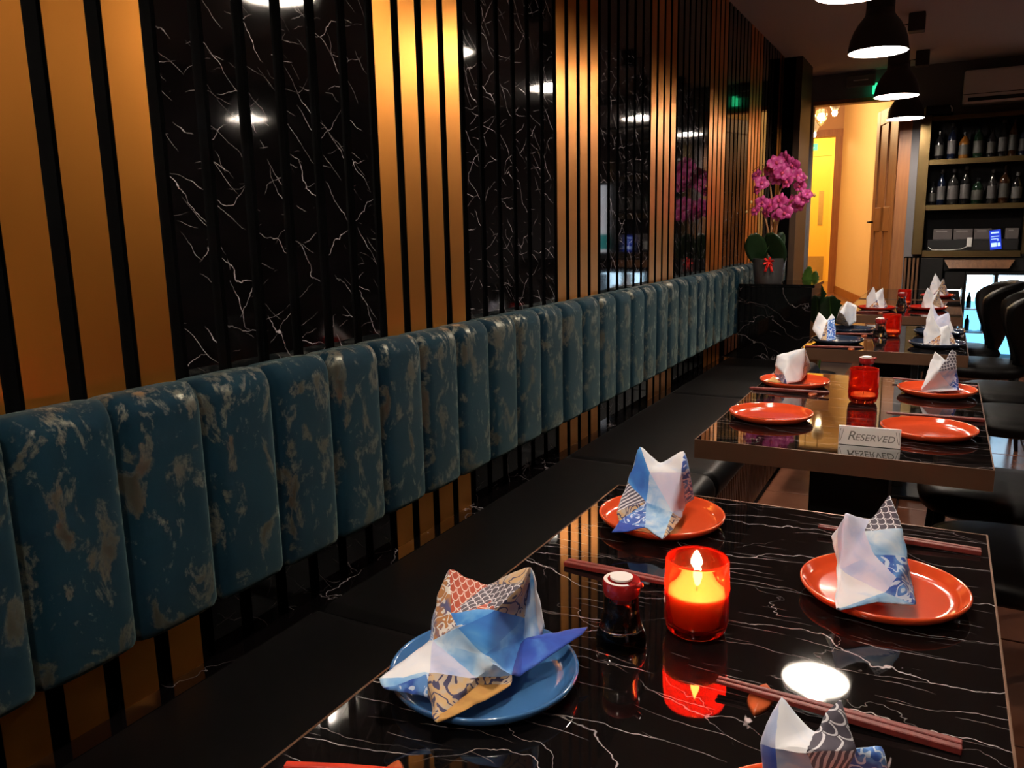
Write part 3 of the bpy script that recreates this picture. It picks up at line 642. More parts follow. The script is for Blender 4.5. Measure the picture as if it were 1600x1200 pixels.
def napkin(verts, faces, label, origin, seed=0, rot=None):
    """folded cloth: every facet finely divided, a little wrinkled, with a real cloth thickness"""
    rnd = random.Random(seed)
    bm = bmesh.new(); uvl = bm.loops.layers.uv.new('uv')
    vs = [bm.verts.new(Vector(v) - Vector(origin)) for v in verts]
    bm.verts.ensure_lookup_table()
    for idx, mt in faces:
        try: f = bm.faces.new([vs[i] for i in idx])
        except ValueError: continue
        f.material_index = NAP_MATS.index(mt)
        f.normal_update()
        p0 = f.verts[0].co; ex = (f.verts[1].co - p0).normalized(); ey = f.normal.cross(ex)
        ou, ov = rnd.random(), rnd.random()
        for lo in f.loops:
            d = lo.vert.co - p0; lo[uvl].uv = (d.dot(ex) + ou, d.dot(ey) + ov)
    bmesh.ops.triangulate(bm, faces=[f for f in bm.faces if len(f.verts) > 3])
    for it in range(3):
        bmesh.ops.subdivide_edges(bm, edges=[e for e in bm.edges if e.calc_length() > 0.007], cuts=1, use_grid_fill=True)
    for it in range(2): bmesh.ops.smooth_vert(bm, verts=bm.verts, factor=0.38, use_axis_x=True, use_axis_y=True, use_axis_z=True)
    bm.normal_update()
    from mathutils import noise
    for v in bm.verts:
        n = noise.noise(v.co * 38 + Vector((seed * 7.1, 0, 3))) * 0.0034 + noise.noise(v.co * 85 + Vector((0, seed, 0))) * 0.0010
        v.co += v.normal * n
    me = bpy.data.meshes.new('napkin'); bm.to_mesh(me); bm.free()
    for k in NAP_MATS: me.materials.append(MATS['napkin_' + k])
    o = bpy.data.objects.new('napkin', me); COL.objects.link(o); o.location = origin
    if rot: o.rotation_euler = rot
    edge_smooth(o, 50); solid(o, 0.0016, 0.0)
    return tag(o, label, 'napkin', 'folded koi print napkins')
for key, org, lab in (('A', (0.80, 0.787, 0.757), 'large folded napkin with koi scales and deep blue folds on the blue plate'),
                      ('B', (0.829, 1.408, 0.757), 'folded blue and white napkin on the orange plate behind the candle'),
                      ('C', (1.222, 1.25, 0.757), 'folded pale lilac napkin with grey scaled peak, right of the candle'),
                      ('D', (1.215, 0.655, 0.757), 'folded white napkin with dark scaled peak at the bottom edge'),
                      ('E', (0.832, 2.905, 0.757), 'folded white napkin on an orange plate of the RESERVED table, bench side'),
                      ('F', (1.275, 2.92, 0.757), 'folded napkin with striped peak on the RESERVED table, chair side'),
                      ('G', (0.845, 4.06, 0.757), 'folded white napkin nearest the bench on the third table'),
                      ('H', (0.862, 4.51, 0.757), 'folded white napkin with brown print behind on the third table, bench side')):
    v, f = NAPKIN_SHAPES[key]; napkin(v, f, lab, org, ord(key) % 7)
def small_napkin(x, y, rz, h, label, pat=('white', 'white', 'wave', 'tan'), seed=1, sx=1.0, two=True):
    r = random.Random(seed); j = lambda s=0.006: r.uniform(-s, s)
    z = 0.0075
    V = [(-.052, -.035, z), (.05, -.038, z), (.056, .03, z), (-.05, .034, z), (-.030 + j(.014), .0 + j(), h), (.036 + j(.012), .012 + j(), h * (0.80 + j(.14))),
         (.006 + j(.014), -.004, h * (0.62 + j(.08))), (j(.018), -.038, h * (0.36 + j(.1))), (j(.02), -.066, z + .004), (-.056, -.004, h * 0.5), (.05, .0, h * 0.5), (.078, -.012, z + .012)]
    F = [([0, 7, 4, 9], pat[0]), ([7, 6, 4], pat[1]), ([7, 5, 6], pat[1]), ([1, 10, 5, 7], pat[2]), ([0, 8, 7], pat[3]), ([8, 1, 7], pat[0]),
         ([4, 6, 3], pat[1]), ([6, 2, 3], 'white'), ([6, 5, 2], pat[1]), ([4, 3, 9], pat[0]), ([9, 3, 0], pat[0]), ([5, 10, 2], pat[2]), ([10, 1, 2], pat[0]), ([1, 11, 10], pat[3])]
    V = [(a * sx, b, c) for a, b, c in V]
    return napkin(V, F, label, (0, 0, 0), seed) if False else _place(napkin(V, F, label, (0, 0, 0), seed), x, y, rz)
def _place(o, x, y, rz): o.location = (x, y, TZ); o.rotation_euler = (0, 0, rz); return o
small_napkin(1.262, 4.08, 0.1, 0.15, 'folded white napkin nearest the chairs on the third table', ('white', 'white', 'white', 'koi'), 12)
small_napkin(1.262, 4.52, -0.2, 0.165, 'tall folded napkin behind on the third table, chair side', ('white', 'lilac', 'lilac', 'white'), 13)
small_napkin(0.885, 5.75, 0.2, 0.16, 'folded white napkin on the fourth table, bench side', ('white', 'white', 'white', 'koi'), 15)
small_napkin(1.21, 5.85, 0.4, 0.15, 'folded white napkin on the fourth table, chair side', ('white', 'white', 'tan', 'white'), 17)
small_napkin(1.235, 6.85, 0.3, 0.19, 'folded white napkin on the farthest table', ('white', 'white', 'tan', 'koi'), 19)

# ------------------------------------------------------------------ chopsticks and rests
def chopstick(p, q, mat, label, w0=0.0085, w1=0.0045):
    p, q = Vector(p), Vector(q); d = (q - p); L = d.length
    v = []
    for x, w in ((0, w0), (L * 0.45, w0 * 0.95), (L, w1)):
        h = w / 2; v += [(x, -h, -h), (x, h, -h), (x, h, h), (x, -h, h)]
    f = [(3, 2, 1, 0), (8, 9, 10, 11)]
    for k in (0, 4): f += [(k, k + 1, k + 5, k + 4), (k + 1, k + 2, k + 6, k + 5), (k + 2, k + 3, k + 7, k + 6), (k + 3, k, k + 4, k + 7)]
    o = obj('chopstick', MB().add(v, f).me(), mat, None, p); o.rotation_mode = 'QUATERNION'; o.rotation_quaternion = d.to_track_quat('X', 'Z')
    bevel(o, 0.001, 1)
    return tag(o, label, 'chopstick', 'wooden chopsticks laid in pairs')
def pair(p, q, where, mat='chopstick_wood', gap=0.011, zp=0.0046, zq=0.0125, rest=True):
    p, q = Vector((p[0], p[1], TZ + zp)), Vector((q[0], q[1], TZ + zq))
    n = Vector((0, 0, 1)).cross(q - p).normalized() * (gap / 2)
    if n.y > 0: n = -n
    chopstick(p + n, q + n * 0.8, mat, 'nearer chopstick ' + where)
    chopstick(p - n, q - n * 0.8, mat, 'farther chopstick ' + where)
    if rest:
        c = p.lerp(q, 0.80); dr = (q - p).normalized()
        def leaf(u, v):
            a = 2 * math.pi * u
            s = math.sin(a); c_ = math.cos(a); k = [0.0, 1.0, 0.85, 0.0][round(v * 3)]
            zz = [0.0, 0.0, 0.0045, 0.005][round(v * 3)]
            return (0.015 * c_ * abs(c_) ** 0.8 * k, 0.036 * s * k, zz)
        o = obj('chopstick_rest', MB().grid(leaf, 20, 3).me(smooth=True), 'rest_wood', None, (c.x, c.y, TZ + 0.0003)); o.rotation_euler = (0, 0, math.atan2(dr.y, dr.x))
        tag(o, 'leaf-shaped rest under the chopsticks ' + where, 'chopstick rest', 'chopstick rests')
pair((0.746, 1.154), (0.985, 1.135), 'between the soy bottle and the back orange plate')
pair((1.358, 1.492), (1.100, 1.482), 'behind the right orange plate on the nearest table')
pair((1.322, 0.892), (1.062, 0.896), 'in front of the lit candle, above the bottom napkin')
pair((0.700, 0.541), (0.835, 0.588), 'at the bottom left corner of the nearest table', 'chopstick_red')
pair((0.708, 2.774), (0.965, 2.757), 'on the RESERVED table before the bench-side napkin')
pair((1.398, 2.551), (1.150, 2.512), 'on the RESERVED table behind the right empty plate')
pair((1.395, 3.075), (1.135, 3.105), 'on the RESERVED table behind the chair-side napkin')
pair((0.728, 3.862), (0.975, 3.858), 'on the third table in front of the bench-side plate')
pair((0.745, 4.36), (0.985, 4.36), 'on the third table between the bench-side plates')
pair((0.75, 5.52), (0.98, 5.52), 'on the fourth table in front of the bench-side plate')

# ------------------------------------------------------------------ candles
def candle(x, y, lit, label):
    t = thing('candle_glass', label, 'candle', (x, y, TZ), 0, 'red glass candle holders')
    H, R = 0.108, 0.0435
    n = 48
    def wall(u, v):
        a = 2 * math.pi * u
        prof = [(0.0, 0.0), (0.032, 0.0), (0.040, 0.006), (0.0430, 0.018), (0.0435, 0.030), (0.0435, 0.042), (0.0435, 0.054), (0.0435, 0.066), (0.0435, 0.078), (0.0432, 0.090), (0.0425, 0.104), (0.0413, 0.108),
                (0.0398, 0.104), (0.0395, 0.06), (0.0390, 0.02), (0.034, 0.012), (0.0, 0.011)]
        k = round(v * (len(prof) - 1)); r, z = prof[k]
        if 3 <= k <= 8: r += 0.0011 * (math.cos(12 * a + (math.pi if k % 2 else 0)))
        return (r * math.cos(a), r * math.sin(a), z)
    me = MB().grid(wall, 72, 16).me(smooth=True)
    bm = bmesh.new(); bm.from_mesh(me); bmesh.ops.remove_doubles(bm, verts=bm.verts, dist=1e-5); bmesh.ops.recalc_face_normals(bm, faces=bm.faces); bm.to_mesh(me); bm.free()
    obj('glass', me, 'red_glass', t)
    top = 0.060 if lit else 0.024
    obj('wax', MB().lathe([(0, 0.0125), (0.033, 0.0135), (0.0382, 0.021), (0.0388, top), (0.030, top - 0.002), (0.0, top - 0.003)], 32).me(smooth=True), 'wax', t)
    obj('wick', MB().tube([(0, 0, top - 0.004), (0.001, 0, top + 0.008)], 0.001, 6).me(), 'wick', t)
    if lit:
        obj('flame', MB().lathe([(0, 0), (0.0045, 0.003), (0.0072, 0.011), (0.006, 0.022), (0.0026, 0.032), (0, 0.038)], 12, (0.001, 0, top + 0.004)).me(smooth=True), 'flame', t)
    return t
candle(1.0, 1.027, True, 'lit red glass candle holder glowing on the nearest table')
candle(1.071, 2.70, False, 'unlit red glass candle holder on the RESERVED table')
candle(1.056, 4.41, False, 'unlit red glass candle holder on the third table')
candle(1.04, 6.12, False, 'unlit red glass candle holder on the fourth table')

# ------------------------------------------------------------------ soy sauce bottles
def soy(x, y, label):
    t = thing('sauce_bottle', label, 'bottle', (x, y, TZ), 0, 'soy sauce bottles')
    outer = [(0, 0), (0.029, 0), (0.034, 0.003), (0.0350, 0.011), (0.0315, 0.022), (0.0270, 0.036), (0.0240, 0.052), (0.0235, 0.074)]
    inner = [(0.0190, 0.074), (0.0150, 0.057), (0.0150, 0.045), (0.0145, 0.028), (0.0115, 0.0222), (0.0, 0.021)]
    obj('glass', edge_me(MB().lathe(outer + inner, 14)), 'clear_glass', t)
    obj('sauce', MB().lathe([(0, 0.0215), (0.0110, 0.0225), (0.0140, 0.028), (0.0145, 0.045), (0.0145, 0.056), (0, 0.056)], 24).me(smooth=True), 'soy_sauce', t)
    obj('stopper', MB().lathe([(0, 0.066), (0.0168, 0.066), (0.0186, 0.0745), (0, 0.0745)], 24).me(smooth=True), 'cap_red', t)
    c = obj('cap', edge_me(MB().lathe([(0, 0.0745), (0.0240, 0.0745), (0.0255, 0.080), (0.0258, 0.090), (0.0245, 0.094), (0, 0.094)], 32)), 'cap_red', t)
    obj('cap_ring', MB().grid(lambda u, v: ((0.0185 + 0.005 * v) * math.cos(1.9 + 3.6 * u), (0.0185 + 0.005 * v) * math.sin(1.9 + 3.6 * u), 0.0948), 24, 1).me(), 'cap_white', c)
    obj('cap_disc', MB().lathe([(0, 0.096), (0.0150, 0.096), (0.0150, 0.0985), (0, 0.0985)], 32, ).me(), 'cap_white', c)
    obj('spout', MB().tube([(0.018, -0.004, 0.090), (0.031, -0.007, 0.095)], [0.005, 0.0035], 8).me(smooth=True), 'cap_red', c)
    return t
s0 = soy(0.921, 0.945, 'soy sauce bottle with white disc cap beside the lit candle')
copy_thing(s0, (1.053, 3.02, TZ), 0, 'soy sauce bottle half hidden behind the candle of the RESERVED table')
copy_thing(s0, (1.012, 4.31, TZ), 0, 'soy sauce bottle beside the candle on the third table')
copy_thing(s0, (1.03, 5.98, TZ), 0, 'soy sauce bottle before the candle on the fourth table')

# ------------------------------------------------------------------ RESERVED sign
sg = thing('reserved_sign', 'silver tent sign reading RESERVED on the second table', 'sign', (1.132, 2.158, TZ), math.radians(3))
tilt = 0.2
hw, hh = 0.0715, 0.047
fm = boxme((-hw, -0.001, 0), (hw, 0.001, hh))
f1 = obj('front_plate', fm, 'silver_plate', sg, (0, -0.012, 0.001), (-tilt, 0, 0))
f2 = obj('back_plate', fm, 'silver_plate', sg, (0, 0.0075, 0.001), (tilt, 0, 0))
def text(body, size, x, z, par, mat, y=-0.0013, shear=0.25, name='lettering'):
    c = bpy.data.curves.new('text', 'FONT'); c.body = body; c.size = size; c.shear = shear; c.extrude = 0.0002
    c.materials.append(MATS[mat]); o = bpy.data.objects.new(name, c); COL.objects.link(o); o.parent = par
    o.location = (x, y, z); o.rotation_euler = (math.pi / 2, 0, 0)
    bpy.context.view_layer.update()
    me = bpy.data.meshes.new_from_object(o.evaluated_get(bpy.context.evaluated_depsgraph_get()))
    q = obj(name, me, None, par, o.location, o.rotation_euler); bpy.data.objects.remove(o)
    if not me.materials: me.materials.append(MATS[mat])
    return q
text('R', 0.033, -0.052, 0.0125, f1, 'sign_ink'); text('ESERVED', 0.0235, -0.034, 0.0125, f1, 'sign_ink')
for sx in (-1, 1):
    pts = [(sx * (0.066 - 0.006 * math.cos(a * 0.7) * (1 - a / 12)), -0.0014, 0.0235 + 0.016 * math.cos(a)) for a in [k * 0.5 for k in range(14)]]
    obj('scroll', MB().tube(pts, 0.0006, 5).me(), 'sign_ink', f1)

# ------------------------------------------------------------------ orchid
orc = thing('potted_orchid', 'magenta orchid in a grey pot with red bow on the marble divider', 'plant', (0.245, 5.52, 0.935))
obj('pot', edge_me(MB().lathe([(0, 0), (0.085, 0), (0.09, 0.01), (0.102, 0.10), (0.108, 0.158), (0.104, 0.16), (0.098, 0.12), (0, 0.12)], 32)), 'orchid_pot', orc)
obj('soil', MB().lathe([(0, 0.122), (0.097, 0.122), (0, 0.13)], 24).me(), 'soil', orc)
bow = MB()
for q in range(6):
    an = q * math.pi / 3 + 0.3
    bow.grid(lambda u, v, an=an: (0.02 + (0.034 * math.sin(math.pi * u)) * math.cos(an) - 0.012 * (v - .5) * math.sin(an), -0.112 - 0.014 * u * (1 - u) * 4 * (0.4 + v), 0.138 + (0.034 * math.sin(math.pi * u)) * math.sin(an) + 0.012 * (v - .5) * math.cos(an)), 8, 2)
for sx in (-1, 1):
    bow.grid(lambda u, v, sx=sx: (0.02 + sx * (0.004 + 0.018 * u) + 0.016 * (v - .5), -0.110 - 0.003 * u, 0.135 - 0.06 * u), 4, 1)
solid(obj('bow', bow.me(smooth=True), 'ribbon_red', orc), 0.002)
def blade(L, Wd, curl, n=10):
    def fn(u, v):
        w = Wd * math.sin(math.pi * min(1, u * 0.93 + 0.05)) ** 0.6 * (v - 0.5) * 2
        return (w, -L * math.cos(curl * u * 0.5) * u * 0.35, L * u * (1 - 0.25 * curl * u) + 0.10 * Wd * abs(v - .5))
    return MB().grid(fn, n, 6).me('leaf', True)
lf = blade(0.25, 0.07, 0.5)
for rz, tx in ((0.2, -0.5), (-0.35, -0.3), (2.6, 0.3), (3.6, 0.2), (1.5, 0.5)):
    o = solid(obj('leaf', lf, 'leaf_green', orc, (0.05 * math.sin(-rz * 1.3) + (0.06 if rz in (-.35,) else -0.05 if rz == .2 else 0), -0.02, 0.12), (0.15, tx * 0.4, rz)), 0.003)
stem_paths = [[(0.0, 0.0, 0.12), (0.005, 0.0, 0.35), (0.0, -0.01, 0.55), (-0.02, -0.02, 0.70), (-0.06, -0.03, 0.76), (-0.12, -0.05, 0.72)],
              [(0.02, 0.01, 0.12), (0.03, 0.0, 0.40), (0.05, -0.01, 0.58), (0.09, -0.02, 0.68), (0.15, -0.03, 0.66), (0.20, -0.03, 0.56)],
              [(0.03, -0.01, 0.12), (0.035, -0.02, 0.30), (0.06, -0.03, 0.45), (0.13, -0.04, 0.52), (0.20, -0.05, 0.55), (0.27, -0.05, 0.55)],
              [(-0.01, -0.01, 0.12), (-0.01, -0.02, 0.34), (-0.04, -0.03, 0.45), (-0.09, -0.05, 0.50), (-0.14, -0.06, 0.47)]]
for sp in stem_paths:
    obj('stem', MB().tube(sp, [0.0075, 0.0065, 0.005, 0.004, 0.003, 0.002][:len(sp)], 8).me(smooth=True), 'stem_brown', orc)
fb = MB(); mats_n = []
def petal(ang, L, Wd, tw):
    def fn(u, v):
        w = Wd * math.sin(math.pi * (0.08 + 0.9 * u)) ** 0.75 * (v - .5) * 2
        r = 0.004 + L * u
        return (r * math.cos(ang) - w * math.sin(ang), -0.008 * math.sin(math.pi * u * .8) + 0.006 * (v - .5) ** 2 * 4 * tw, r * math.sin(ang) + w * math.cos(ang))
    fb.grid(fn, 5, 4)
for an, L, wd in ((math.pi / 2, .040, .016), (0.15, .044, .026), (math.pi - 0.15, .044, .026), (-0.95, .038, .016), (math.pi + 0.95, .038, .016)): petal(an, L, wd, 1)
npet = len(fb.f)
fb.lathe([(0, -0.012), (0.007, -0.006), (0.009, 0.002), (0.004, 0.008), (0, 0.010)], 8, (0, -0.008, -0.004))
fme = fb.me('flower', True, fix=False); fme.materials.append(MATS['petal']); fme.materials.append(MATS['orchid_lip'])
for p in fme.polygons:
    if p.index >= npet: p.material_index = 1
FL = [(-0.08, 0.69, 1.0), (-0.04, 0.64, 1.1), (0.0, 0.72, 1.2), (0.045, 0.76, 1.3), (0.09, 0.785, 1.25), (0.085, 0.70, 1.35), (0.04, 0.66, 1.1), (0.12, 0.64, 1.2),
      (0.14, 0.745, 1.25), (0.175, 0.68, 1.1), (0.20, 0.61, 0.95), (-0.07, 0.60, 0.9), (0.215, 0.655, .7),
      (0.02, 0.50, 1.15), (0.075, 0.525, 1.25), (0.11, 0.45, 1.25), (0.145, 0.52, 1.2), (0.185, 0.49, 1.15), (0.225, 0.53, 1.1), (0.055, 0.43, 1.0), (0.255, 0.56, .85),
      (-0.04, 0.52, 1.05), (-0.08, 0.465, 0.95), (-0.01, 0.45, 0.95)]
rr = random.Random(4)
for x, z, s in FL:
    o = obj('flower', fme, None, orc, (x * 0.95 - 0.01, -0.05 + rr.uniform(-0.05, 0.05), z), (rr.uniform(-0.5, 0.35), rr.uniform(-0.5, 0.5), rr.uniform(-0.9, 0.7))); o.scale = (s * 0.98,) * 3
bud_me = MB().lathe([(0, -0.012), (0.007, -0.006), (0.008, 0.002), (0.004, 0.010), (0, 0.013)], 8).me('bud', True)
for x, y, z in ((0.20, -0.03, 0.60), (0.27, -0.05, 0.55), (-0.145, -0.06, 0.46), (0.215, -0.03, 0.66), (-0.12, -0.05, 0.52), (0.025, -0.03, 0.40)): obj('bud', bud_me, 'bud', orc, (x, y, z))

# broad-leaved plant behind the divider
mp = thing('leafy_plant', 'dark green broad-leaved plant in a pot behind the marble divider', 'plant', (0.52, 6.02, 0))
obj('pot', edge_me(MB().lathe([(0, 0), (0.10, 0), (0.12, 0.20), (0.13, 0.26), (0.12, 0.265), (0.11, 0.22), (0, 0.22)], 28)), 'orchid_pot', mp)
def broad(L, Wd):
    def fn(u, v):
        w = Wd * (math.sin(math.pi * (0.12 + 0.86 * u)) ** 0.6) * (v - .5) * 2
        w *= 1 - 0.18 * (abs(v - .5) > 0.35) * (0.5 + 0.5 * math.cos(u * 30))
        return (w, 0.03 * abs(v - .5) - 0.05 * u * u, L * (u - 0.5))
    return MB().grid(fn, 18, 8).me('leaf', True)
bl = broad(0.24, 0.095); bl_l = broad(0.14, 0.035)
vein_me = MB().tube([(0, -0.003, -0.12), (0, -0.018, 0.0), (0, -0.055, 0.118)], [0.003, 0.0025, 0.001], 6).me('vein')
for (x, y, z), rt, light in (((-0.05, -0.02, 0.80), (0.2, 0.25, 0.0), 0), ((0.06, -0.03, 0.72), (0.3, -0.2, 0.3), 0), ((-0.10, 0.05, 0.70), (0.4, 0.5, -0.4), 0),
                       ((-0.10, -0.02, 0.955), (0.1, 0.15, 0.2), 1), ((-0.055, 0.02, 0.93), (0.2, -0.35, 0.5), 1), ((0.02, 0.1, 0.62), (0.6, 0.9, 2.0), 0)):
    obj('stem', MB().tube([(0, 0, 0.2), (x * 0.4, y * 0.4, 0.2 + (z - 0.2) * 0.5), (x, y, z - 0.06)], 0.005, 6).me(smooth=True), 'leaf_light', mp)
    l = solid(obj('leaf', bl_l if light else bl, 'leaf_light' if light else 'leaf_green', mp, (x, y, z), rt), 0.002)
    if not light: obj('vein', vein_me, 'leaf_light', l)

# ------------------------------------------------------------------ bar shelves and fridges at the far wall
SY = 7.98
sh = thing('bar_shelf', 'dark bar shelf unit framed in brass on the far wall', 'shelf', (0, 0, 0))
obj('back_panel', boxme((1.0, 8.17, 1.05), (1.86, 8.198, 2.2)), 'wall_dark', sh)
bevel(obj('post', boxme((1.0, SY, 1.03), (1.085, 8.17, 2.2)), 'shelf_gold', sh), 0.003, 1)
bevel(obj('post', boxme((1.82, SY, 1.03), (1.86, 8.17, 2.2)), 'shelf_gold', sh), 0.003, 1)
for z, th in ((1.035, .055), (1.43, .045), (1.81, .045), (2.17, .035)):
    bevel(obj('shelf_board', boxme((1.085, SY, z - th / 2), (1.82, 8.17, z + th / 2)), 'shelf_gold', sh), 0.002, 1)
def bottle(x, z, h, r, neck, mat, lab_mat, label, lab=True, y=8.09):
    t = thing('liquor_bottle', label, 'bottle', (x, y, z), 0, 'bottles on the bar shelves')
    sh_ = h * 0.62
    obj('glass', MB().lathe([(0, 0), (r * .95, 0), (r, 0.006), (r, sh_), (r * 0.8, sh_ + 0.02), (neck, sh_ + 0.05), (neck, h - 0.03), (neck * 1.05, h - 0.03), (0, h - 0.028)], 16).me(smooth=True), mat, t)
    obj('cap', MB().lathe([(0, h - 0.028), (neck * 1.15, h - 0.028), (neck * 1.15, h), (0, h)], 12).me(), 'bottle_black' if lab_mat != 'label_paper' else 'label_paper', t)
    if lab: obj('label', MB().lathe([(r + 0.0006, sh_ * 0.25), (r + 0.0006, sh_ * 0.85)], 16).me(smooth=True), lab_mat, t)
rb = random.Random(11)
UP = [(1.155, .24, .036, 'bottle_black', 'label_tan', 'squat black bottle'), (1.25, .30, .034, 'bottle_blue', 'label_paper', 'slim blue-black bottle'), (1.345, .22, .042, 'bottle_amber', 'label_tan', 'amber bottle'),
      (1.45, .27, .04, 'bottle_green', 'label_tan', 'green bottle'), (1.545, .24, .034, 'bottle_black', 'label_tan', 'small black bottle'), (1.625, .30, .034, 'bottle_black', 'label_paper', 'dark bottle with white label'),
      (1.70, .33, .036, 'bottle_brown', 'label_tan', 'tall brown bottle'), (1.775, .26, .038, 'bottle_blue', 'label_tan', 'stout navy bottle')]
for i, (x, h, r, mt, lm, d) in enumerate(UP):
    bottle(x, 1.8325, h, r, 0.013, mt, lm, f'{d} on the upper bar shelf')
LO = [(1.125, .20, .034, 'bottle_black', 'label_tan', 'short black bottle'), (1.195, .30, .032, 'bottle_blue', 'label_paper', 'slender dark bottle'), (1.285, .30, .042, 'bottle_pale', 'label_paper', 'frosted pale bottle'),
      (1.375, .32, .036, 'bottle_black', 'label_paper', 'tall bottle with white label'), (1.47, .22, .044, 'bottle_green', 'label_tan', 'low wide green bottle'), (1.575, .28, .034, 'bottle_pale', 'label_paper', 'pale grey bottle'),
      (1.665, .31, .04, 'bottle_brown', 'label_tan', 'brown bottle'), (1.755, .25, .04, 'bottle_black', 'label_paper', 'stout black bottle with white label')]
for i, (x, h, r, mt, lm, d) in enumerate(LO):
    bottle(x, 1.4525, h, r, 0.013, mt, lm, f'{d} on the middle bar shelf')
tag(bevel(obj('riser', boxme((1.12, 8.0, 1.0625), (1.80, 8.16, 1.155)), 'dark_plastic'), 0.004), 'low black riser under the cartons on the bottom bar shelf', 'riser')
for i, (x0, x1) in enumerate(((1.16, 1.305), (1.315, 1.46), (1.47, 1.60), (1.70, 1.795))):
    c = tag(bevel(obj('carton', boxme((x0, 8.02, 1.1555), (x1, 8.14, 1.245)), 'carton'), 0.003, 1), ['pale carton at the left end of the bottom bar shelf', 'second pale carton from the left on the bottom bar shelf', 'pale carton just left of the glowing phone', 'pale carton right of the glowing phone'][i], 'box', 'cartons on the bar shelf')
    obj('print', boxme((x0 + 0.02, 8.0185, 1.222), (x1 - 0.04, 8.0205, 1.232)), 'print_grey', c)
ph = thing('phone', 'glowing blue phone screen leaning on the bottom bar shelf', 'phone', (1.64, 7.992, 1.065)); ph.rotation_euler = (-0.06, -0.12, 0)
bevel(obj('body', boxme((-0.045, -0.004, 0), (0.045, 0.004, 0.175)), 'dark_plastic', ph), 0.003)
obj('screen', boxme((-0.041, -0.0055, 0.006), (0.041, -0.0042, 0.169)), 'screen_blue', ph)
for x0, x1, z0, z1 in ((-.03, .028, .140, .152), (-.03, .028, .112, .117), (-.03, .02, .092, .097), (-.032, .008, .03, .062), (.014, .034, .03, .06), (.012, .024, .078, .088)):
    obj('screen_text', boxme((x0, -0.0066, z0), (x1, -0.0056, z1)), 'screen_white', ph)
pl = thing('charger', 'white charger plug with thin cable on the bottom bar shelf', 'charger', (1.44, 7.995, 1.063))
bevel(obj('plug', boxme((-0.02, -0.01, 0.03), (0.02, 0.003, 0.11)), 'white_plastic', pl), 0.004)
obj('cable', MB().tube([(0, -0.005, 0.04), (-0.06, -0.008, 0.012), (-0.15, -0.008, 0.004), (-0.28, -0.006, 0.006), (-0.31, 0.0, 0.03)], 0.003, 6).me(smooth=True), 'white_plastic', pl)
# bar front below the shelf
bp = thing('bar_end_panel', 'slatted dark wood end panel of the bar below the shelf', 'bar panel', (0, 0, 0))
obj('backing', boxme((0.945, 8.0, 0), (1.075, 8.19, 1.005)), 'groove_black', bp)
for k in range(4): obj('slat', boxme((0.95 + 0.032 * k, 7.985, 0.0), (0.967 + 0.032 * k, 8.0, 1.0)), 'walnut', bp)
tag(bevel(obj('bar_cabinet', boxme((1.08, 7.95, 0), (1.255, 8.19, 1.0)), 'black_metal'), 0.004), 'plain black cabinet between the slatted bar panel and the fridges', 'cabinet')
lg = MB().add([(1.26, 7.93, .985), (1.78, 7.93, .985), (1.74, 7.90, .915), (1.30, 7.90, .915), (1.26, 8.0, .985), (1.78, 8.0, .985), (1.74, 8.0, .915), (1.30, 8.0, .915)],
              [(0, 3, 2, 1), (4, 5, 6, 7), (0, 1, 5, 4), (1, 2, 6, 5), (2, 3, 7, 6), (3, 0, 4, 7)])
tag(obj('bar_ledge', lg.me(), 'walnut'), 'tapered copper-brown ledge above the lit fridges', 'ledge')
tag(obj('bar_counter', boxme((1.262, 8.002, .89), (2.9, 8.19, 1.0)), 'black_metal'), 'black counter running above the lit fridges', 'counter')
def fridge(x0, x1, ztop, label, blue):
    t = thing('drinks_fridge', label, 'fridge', (x0, 7.9, 0), 0, 'lit drinks fridges under the bar'); w = x1 - x0
    b = MB().box((0, 0, 0.08), (0.012, 0.28, 0.885)).box((w - 0.012, 0, 0.08), (w, 0.28, 0.885)).box((0.012, 0, ztop), (w - 0.012, 0.28, 0.885)).box((0.012, 0, 0.08), (w - 0.012, 0.28, 0.16)).box((0.012, 0.268, 0.16), (w - .012, 0.28, ztop))
    obj('cabinet', b.me(), 'black_metal', t)
    obj('light_panel', boxme((0.013, 0.255, 0.62), (w - 0.013, 0.267, ztop - .001)), 'fridge_glow', t)
    obj('blue_panel', boxme((0.013, 0.255, 0.161), (w - 0.013, 0.267, 0.62)), 'fridge_blue', t)
    obj('light_tube', boxme((0.02, 0.05, ztop - 0.02), (w - 0.02, 0.09, ztop - 0.002)), 'fridge_glow', t)
    for z in (0.36, 0.56): obj('shelf', boxme((0.013, 0.03, z), (w - 0.013, 0.25, z + 0.008)), 'white_plastic', t)
    obj('glass_door', boxme((0.013, 0.004, 0.162), (w - 0.013, 0.008, ztop - 0.002)), 'fridge_glass', t)
    obj('handle', MB().tube([(w - 0.02, -0.012, 0.45), (w - 0.02, -0.012, 0.75)], 0.005, 6).me(), 'silver_plate', t)
    return t
fridge(1.275, 1.425, 0.735, 'narrow lit drinks fridge with a low top, left of three', False)
fridge(1.43, 1.655, 0.86, 'bright white drinks fridge in the middle of three', False)
fridge(1.66, 1.92, 0.86, 'bright white drinks fridge behind the chairs, right of three', False)
k = 0
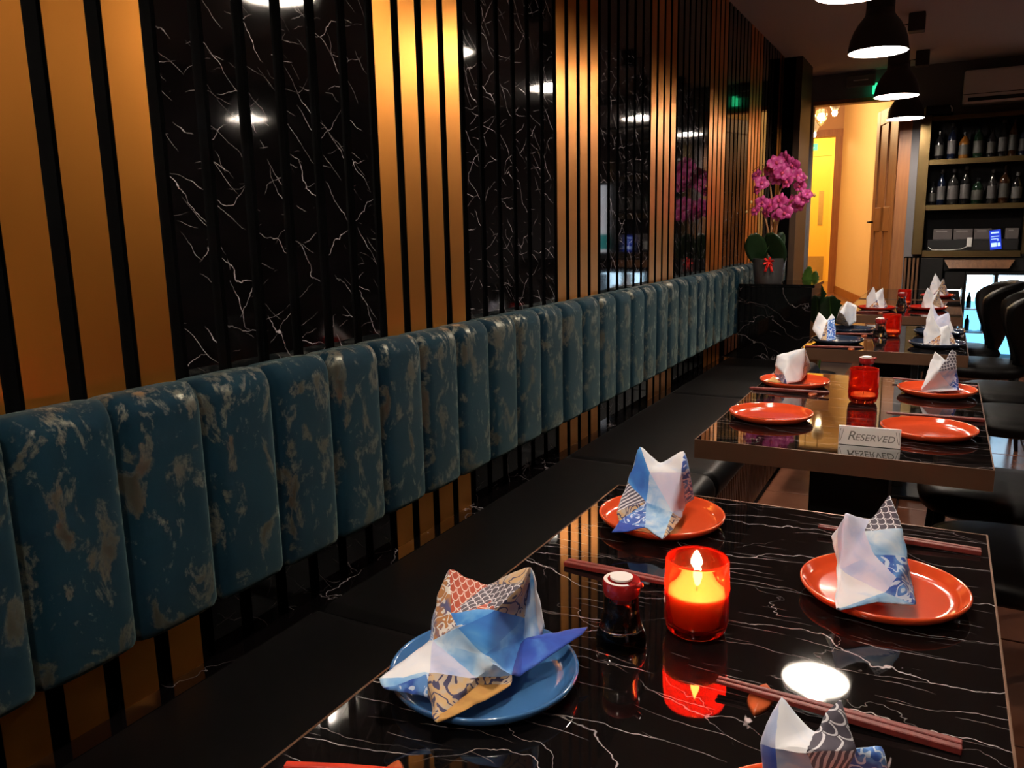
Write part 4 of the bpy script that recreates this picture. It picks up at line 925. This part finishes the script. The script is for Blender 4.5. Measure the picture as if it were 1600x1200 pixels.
for fx, n in ((1.275, 2), (1.43, 3), (1.66, 3)):
    for z, row in ((0.568, 'upper'), (0.368, 'middle')):
        for i in range(n):
            x = fx + 0.045 + 0.062 * i; mt = ['bottle_blue', 'bottle_green', 'fridge_blue'][k % 3]; k += 1
            bo = obj('drink_bottle', MB().lathe([(0, 0), (.019, 0), (.019, .085), (.008, .11), (.008, .135), (0, .135)], 10).me(smooth=True), mt, None, (x, 8.08, z + 0.0005))
            fr_ = {1.275: 'narrow left', 1.43: 'middle', 1.66: 'right'}[fx]
            ordw = ['leftmost', 'second' if n == 3 else 'rightmost', 'rightmost'][i]
            tag(bo, f'{ordw} small drink bottle on the {row} shelf of the {fr_} lit fridge', 'bottle', 'bottles in the lit fridges')
lb = thing('lightbox', 'white lit menu lightbox on the far wall, out of frame right of the bar shelf', 'lightbox', (1.99, FAR, 1.05))
bevel(obj('frame', boxme((-0.125, -0.06, 0), (0.125, 0, 0.72)), 'dark_plastic', lb), 0.004)
obj('panel', boxme((-0.115, -0.064, 0.01), (0.115, -0.0605, 0.71)), 'poster_white', lb)
obj('teal_picture', boxme((-0.10, -0.066, 0.04), (0.06, -0.0645, 0.2)), 'poster_teal', lb); obj('red_picture', boxme((0.03, -0.066, 0.28), (0.10, -0.0645, 0.5)), 'poster_red', lb)
# air conditioner and small speaker
ac = thing('air_conditioner', 'white wall air conditioner above the bar shelves', 'air conditioner', (1.30, FAR, 2.27))
bevel(obj('casing', boxme((0, -0.2, 0), (0.9, 0, 0.27)), 'white_plastic', ac), 0.02, 3)
obj('louvre', boxme((0.04, -0.204, 0.02), (0.86, -0.198, 0.05)), 'dark_plastic', ac); obj('seam', boxme((0.0, -0.2025, 0.075), (0.9, -0.1985, 0.08)), 'dark_plastic', ac)
spk = thing('speaker', 'small black speaker on top of the bar shelf', 'speaker', (1.13, 8.08, 2.19))
bevel(obj('body', boxme((-0.11, -0.08, 0), (0.11, 0.08, 0.095)), 'dark_plastic', spk), 0.03, 4)
obj('painted_highlight', MB().tube([(0.085, -0.083, 0.08), (0.098, -0.083, 0.06), (0.10, -0.083, 0.03)], 0.005, 6).me(smooth=True), 'white_plastic', spk)  # white bar standing in for the highlight on the speaker's edge
